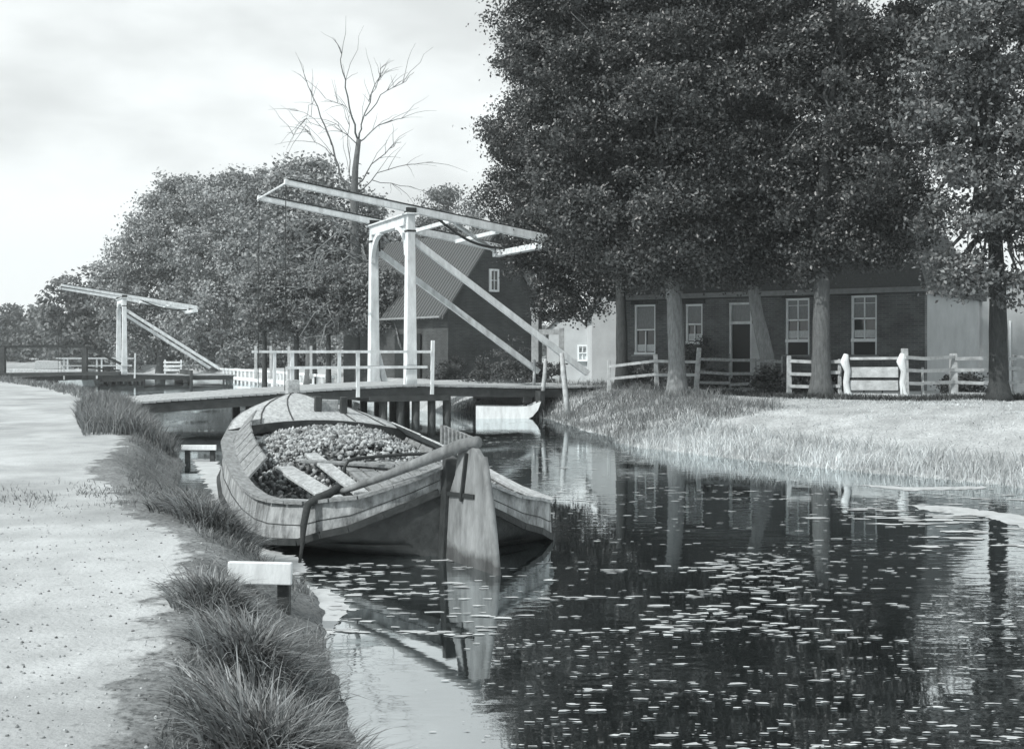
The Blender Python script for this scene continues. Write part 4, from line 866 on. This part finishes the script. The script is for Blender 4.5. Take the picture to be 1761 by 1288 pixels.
# ------------------------------------------------------------ shrubs
def shrub(px, py, d, r, label, n=2600, m='shrub'):
    c = D(px, py, d); g = Vector((c.x, c.y, gz(c.x, c.y))); t = empty('shrub', g, 0, label, 'shrub', 'shrubs round the farmhouse')
    lob = [((random.uniform(-.5, .5)*r, random.uniform(-.3, .3)*r, max(.3, c.z-g.z+random.uniform(-.3, .2)*r)), r*random.uniform(.5, .8)) for _ in range(5)]
    mb = MB()
    for lc, _ in lob: mb.tube([(0, 0, -.05), Vector(lc)*.5, lc], [.03, .02, .01], 5)
    mb.build('stem', 'bark_dark', t); p, nr = crown_points(lob, n/sum(q[1]**2 for q in lob), 14, .12, .6); leaf_mesh('foliage', p, .09, m, t, nrm=nr)
for a in ((890, 625, 46, 1.3, 'dark shrub at the foot of the barn gable, behind the far raking stay'), (935, 635, 43, .9, 'dark shrub under the white gate frame'), (840, 640, 47, 1.0, 'low shrub against the barn, behind the bridge railing'),
          (1105, 645, 38.5, .8, 'low shrub behind the short white rail fence'), (1195, 610, 38.5, .7, 'climbing shrub under the second farmhouse window'), (1230, 655, 37, .7, 'bushy shrub left of the farmhouse door'), (1320, 655, 33.3, .6, 'shrub grown through the fence right of the door'), (1375, 660, 32.5, .5, 'shrub behind the low garden fence'),
          (1425, 660, 31.7, .5, 'shrub at the foot of the thickest lime trunk'), (1660, 665, 32, .5, 'small shrub behind the white four rail fence'), (760, 645, 50, 1.2, 'shrub left of the barn corner, behind the near portal post')): shrub(*a)

# ------------------------------------------------------------ grass on the banks
def along(line, t):       # points along a polyline by fraction of y
    ys_ = np.array([p[1] for p in line]); xs_ = np.array([p[0] for p in line]); return np.interp(t, ys_, xs_)
# tussocks in the foreground: things
TG = 'grass tussocks along the towpath bank'
def tussock(px, py, spread, h, n, label, z=.3, m='grass_near', wd=.011):
    c = P(px, py, z); c.z = gz(c.x, c.y)-.02
    r = np.minimum(np.abs(rng.normal(size=n)), 1.9)*spread*.55; a = rng.uniform(0, 2*np.pi, n); x = r*np.cos(a); y = r*np.sin(a)*1.3
    zz = height(x+c.x, y+c.y)-c.z-.02; rt = np.stack([x, y, zz], 1); out = np.stack([x, y, 0*x], 1)/spread
    o = blades('grass_tussock', rt, h, wd, 1.0, m, ldir=out*1.1, segs=5); o.location = c; tag(o, label, 'grass', TG)
tussock(480, 1262, .34, .36, 3000, 'largest sedge tussock, at the bottom edge of the photograph beside the water', .42)
tussock(450, 1150, .30, .33, 2300, 'sedge tussock in the foreground, just below the nearest white board', .42)
tussock(375, 1070, .26, .26, 1300, 'sedge tussock on the bank left of the nearest white board', .42)
tussock(372, 920, .34, .40, 2400, 'dark sedge tussock on the bank above the nearest white board', .35)
tussock(335, 845, .36, .42, 1700, 'sedge tussock on the bank halfway along the boat', .35)
tussock(315, 900, .3, .25, 1200, 'low sedge tussock at the path side, left of the dark one', .4)
# strips of shorter grass
def strip_grass(name, line, y0, y1, off0, off1, n, h, wd, lean, m, label, bias=1.0, side=1, pw=1.6):
    t = rng.uniform(0, 1, n)**pw*(y1-y0)+y0; off = off0+(off1-off0)*rng.random(n)**bias; x = along(line, t)
    gxx = (along(line, t+.3)-along(line, t-.3))/.6; L_ = np.hypot(1, gxx); px_ = x-side*off/L_; py_ = t+side*off*gxx/L_
    keep = vnoise(px_, py_, 1.7, 9)+rng.normal(size=n)*.35 > -.35
    if name == 'bank_grass': keep &= ~(((t > 8.6) & (t < 9.7)) | ((t > 15.2) & (t < 20))) | (rng.random(n) < .12)
    px_, py_ = px_[keep], py_[keep]
    rt = np.stack([px_, py_, height(px_, py_)-.02], 1); hh = h*rng.uniform(.4, 1.2, len(rt))*(1+.35*vnoise(px_, py_, 1.1, 6))
    o = blades(name, rt, np.maximum(hh, .04), wd, lean, m, segs=3); tag(o, label, 'grass', kind='stuff')
strip_grass('bank_grass', LSH, 4, 31, -.02, .85, 26000, .13, .007, .9, 'grass_bank', 'rough grass edging the towpath bank')
strip_grass('tall_bank_grass', LSH, 22, 31.5, .0, 1.7, 11000, .55, .02, .5, 'grass_bank', 'tall grass on the bank between the boat and the drawbridge landing', pw=1)
strip_grass('far_bank_grass', LSH, 33, 75, .0, 2.0, 6000, .3, .03, .6, 'grass_bank', 'grass on the towpath edge beyond the drawbridge', pw=1)
n = 1500; c = P(175, 852, .55); wx_ = c.x+rng.normal(size=n)*.85; wy_ = c.y+rng.normal(size=n)*.55-.12*(wx_-c.x)
k_ = vnoise(wx_, wy_, 3.1, 4) > -.15; wx_, wy_ = wx_[k_], wy_[k_]
tag(blades('path_weeds', np.stack([wx_, wy_, height(wx_, wy_)-.01], 1), .075, .008, .9, 'grass_bank', segs=3), 'sparse patch of low weeds creeping onto the towpath', 'grass', kind='stuff')
n = 2600; gy = rng.uniform(2.2, 7, n)**1.3; gx = along(LSH, gy)-.7-rng.random(n)**.8*(gy*.45); K5 = rng.uniform(.003, .011, (n, 1, 1))*rng.uniform(.6, 1.3, (n, 1, 3))
gc = np.stack([gx, gy, height(gx, gy)], 1); vv = (gc[:, None, :]+ico[None]*K5*rng.uniform(.7, 1.2, (n, 12, 1))).reshape(-1, 3)
tag(npmesh('gravel', vv, (np.arange(n)[:, None, None]*12+icf[None]).reshape(-1, 3), 'clod'), 'small stones scattered on the sandy towpath', 'gravel', kind='stuff')
strip_grass('reed_bed', RSH, 14, 27, -.5, 1.5, 14000, .37, .014, .55, 'reed', 'pale reeds standing in the shallows of the right bank', side=-1, pw=1)
strip_grass('meadow_grass', RSH, 13, 38, .5, 9, 38000, .09, .014, .9, 'reed', 'pale rough grass covering the right bank', side=-1, pw=1)
strip_grass('bank_edge_grass', RSH, 26, 41, -.1, 3.5, 14000, .32, .015, .6, 'grass_bank', 'grass hanging over the water by the bridge end', side=-1, pw=1)

n = 5200; vp = rng.uniform(1215, 1800, n); vd = np.interp(vp, [1215, 1350, 1450, 1550, 1800], [34.2, 30.9, 29.9, 29.2, 29.6])-rng.random(n)*.9  # row of dark blades added to stand in for the trees' ground shadow
vx = (vp-CX)/F*vd
tag(blades('shade_strip_grass', np.stack([vx, vd, height(vx, vd)-.02], 1), .2, .022, .5, 'grass_shade', segs=3), 'dark grass added as painted tree shade along the foot of the farmhouse fence', 'grass', kind='stuff')

# ------------------------------------------------------------ floating leaves and painted ripple glints on the water
def floaters(n, reg, smin, smax, label, name, seed=8):
    pos = []; 
    while len(pos) < n:
        cx = random.uniform(reg[0], reg[1]); cy = (random.uniform(reg[2]**.5, reg[3]**.5))**2
        if vnoise(np.array(cx), np.array(cy), .9, seed) < -.05 and random.random() < .75: continue
        for _ in range(random.randint(1, 7)):
            x = cx+random.gauss(0, .28); y = cy+random.gauss(0, .045); pos.append((x, y))
    pos = np.array(pos[:n]); h = height(pos[:, 0], pos[:, 1]); rel = np.stack([pos[:, 0]-S0.x, pos[:, 1]-S0.y], 1)
    lx = rel@np.array([.929, .37]); ly = rel@np.array([-.37, .929])
    ok = (h < -.02) & ~((np.abs(lx) < 1.7) & (ly > -.1) & (ly < 8.2)) & (np.abs(pos[:, 0]) < pos[:, 1]*.46+.3); pos = pos[ok]; n = len(pos); K = 7
    a = np.linspace(0, 2*np.pi, K, endpoint=False)[None]+rng.uniform(0, 6, (n, 1)); s = rng.uniform(smin, smax, (n, 1))*rng.uniform(.5, 1, (n, 1)); r = s*rng.uniform(.35, 1.2, (n, K))
    x = pos[:, :1]+np.cos(a)*r*1.5; y = pos[:, 1:]+np.sin(a)*r*.55; z = np.full_like(x, .004)+rng.uniform(0, .004, (n, 1))
    v = np.stack([x, y, z], -1).reshape(-1, 3); f = np.arange(n*K).reshape(n, K)
    tag(npmesh(name, v, f, 'weed'), label, 'water plants', kind='stuff')
floaters(1150, (-.1, 7.5, 5.5, 17), .008, .055, 'pale floating leaves scattered over the dark water on the right', 'floating_leaves')
floaters(620, (-2.2, 2.6, 8.6, 11.8), .025, .085, 'pale flat flecks painted as ripple glints of the sky round the rudder of the boat', 'drifting_flecks')  # pale flecks stand in for ripple streaks reflecting the sky
floaters(800, (-.2, 4.2, 5.0, 8.6), .006, .034, 'small pale floating leaves on the near water at the bottom right', 'near_leaves', 2)
floaters(1500, (-1, 8, 15, 36), .03, .07, 'pale duckweed between the boat and the right bank', 'duckweed', 3)
floaters(500, (2, 7.5, 6, 13), .01, .06, 'pale floating leaves in loose drifts towards the right edge', 'drifting_flecks', 5)
floaters(160, (4.6, 8.5, 12.5, 17), .08, .2, 'larger pale rafts of weed at the foot of the reeds', 'weed_raft')

def film(pts, label):
    q = [P(a, b, 0) for a, b in pts]; fine = []
    for a, b in zip(q, q[1:]+q[:1]):
        n = max(3, int((b-a).length/.05))
        for k in range(n):
            p = a.lerp(b, k/n); j = .05*vnoise(np.array(p.x*7), np.array(p.y*7), 1.7, 3)+random.uniform(-.022, .022); fine.append((p.x+float(j), p.y+float(j)*1.6, .003))
    o = MB().add(fine, [tuple(range(len(fine)))]).build('scum_film', 'film'); tag(o, label, 'water plants', kind='stuff')
M['film'] = material('pale_scum', .5, .6, scale=4, v2=.34, bump=.1)
film([(330, 790), (372, 790), (398, 838), (440, 900), (465, 940), (520, 962), (532, 985), (480, 990), (430, 985), (400, 940), (370, 860)], 'pale scum on the water between the grassy bank and the boat')
film([(488, 1005), (560, 1012), (590, 1030), (604, 1046), (585, 1066), (560, 1100), (500, 1092)], 'pale scum patch beside the nearest white board')
film([(1560, 868), (1660, 872), (1775, 890), (1775, 912), (1690, 888), (1600, 880)], 'long thin pale patch of duckweed off the right bank')
film([(1480, 834), (1580, 838), (1700, 836), (1690, 841), (1560, 844)], 'thin pale streak of duckweed along the reeds')

# ------------------------------------------------------------ haze
hz = MB().box((-60, 240, 23), (700, 620, 54)).build('haze', 'white'); tag(hz, kind='stuff')
hm = bpy.data.materials.new('haze'); hm.use_nodes = True; nt = hm.node_tree; nt.nodes.clear()
pv = N(nt, 'ShaderNodeVolumePrincipled'); pv.inputs['Color'].default_value = (.93, .99, 1, 1); pv.inputs['Density'].default_value = .0008; pv.inputs['Anisotropy'].default_value = .2
ou = N(nt, 'ShaderNodeOutputMaterial'); nt.links.new(pv.outputs[0], ou.inputs['Volume']); hz.data.materials.clear(); hz.data.materials.append(hm)
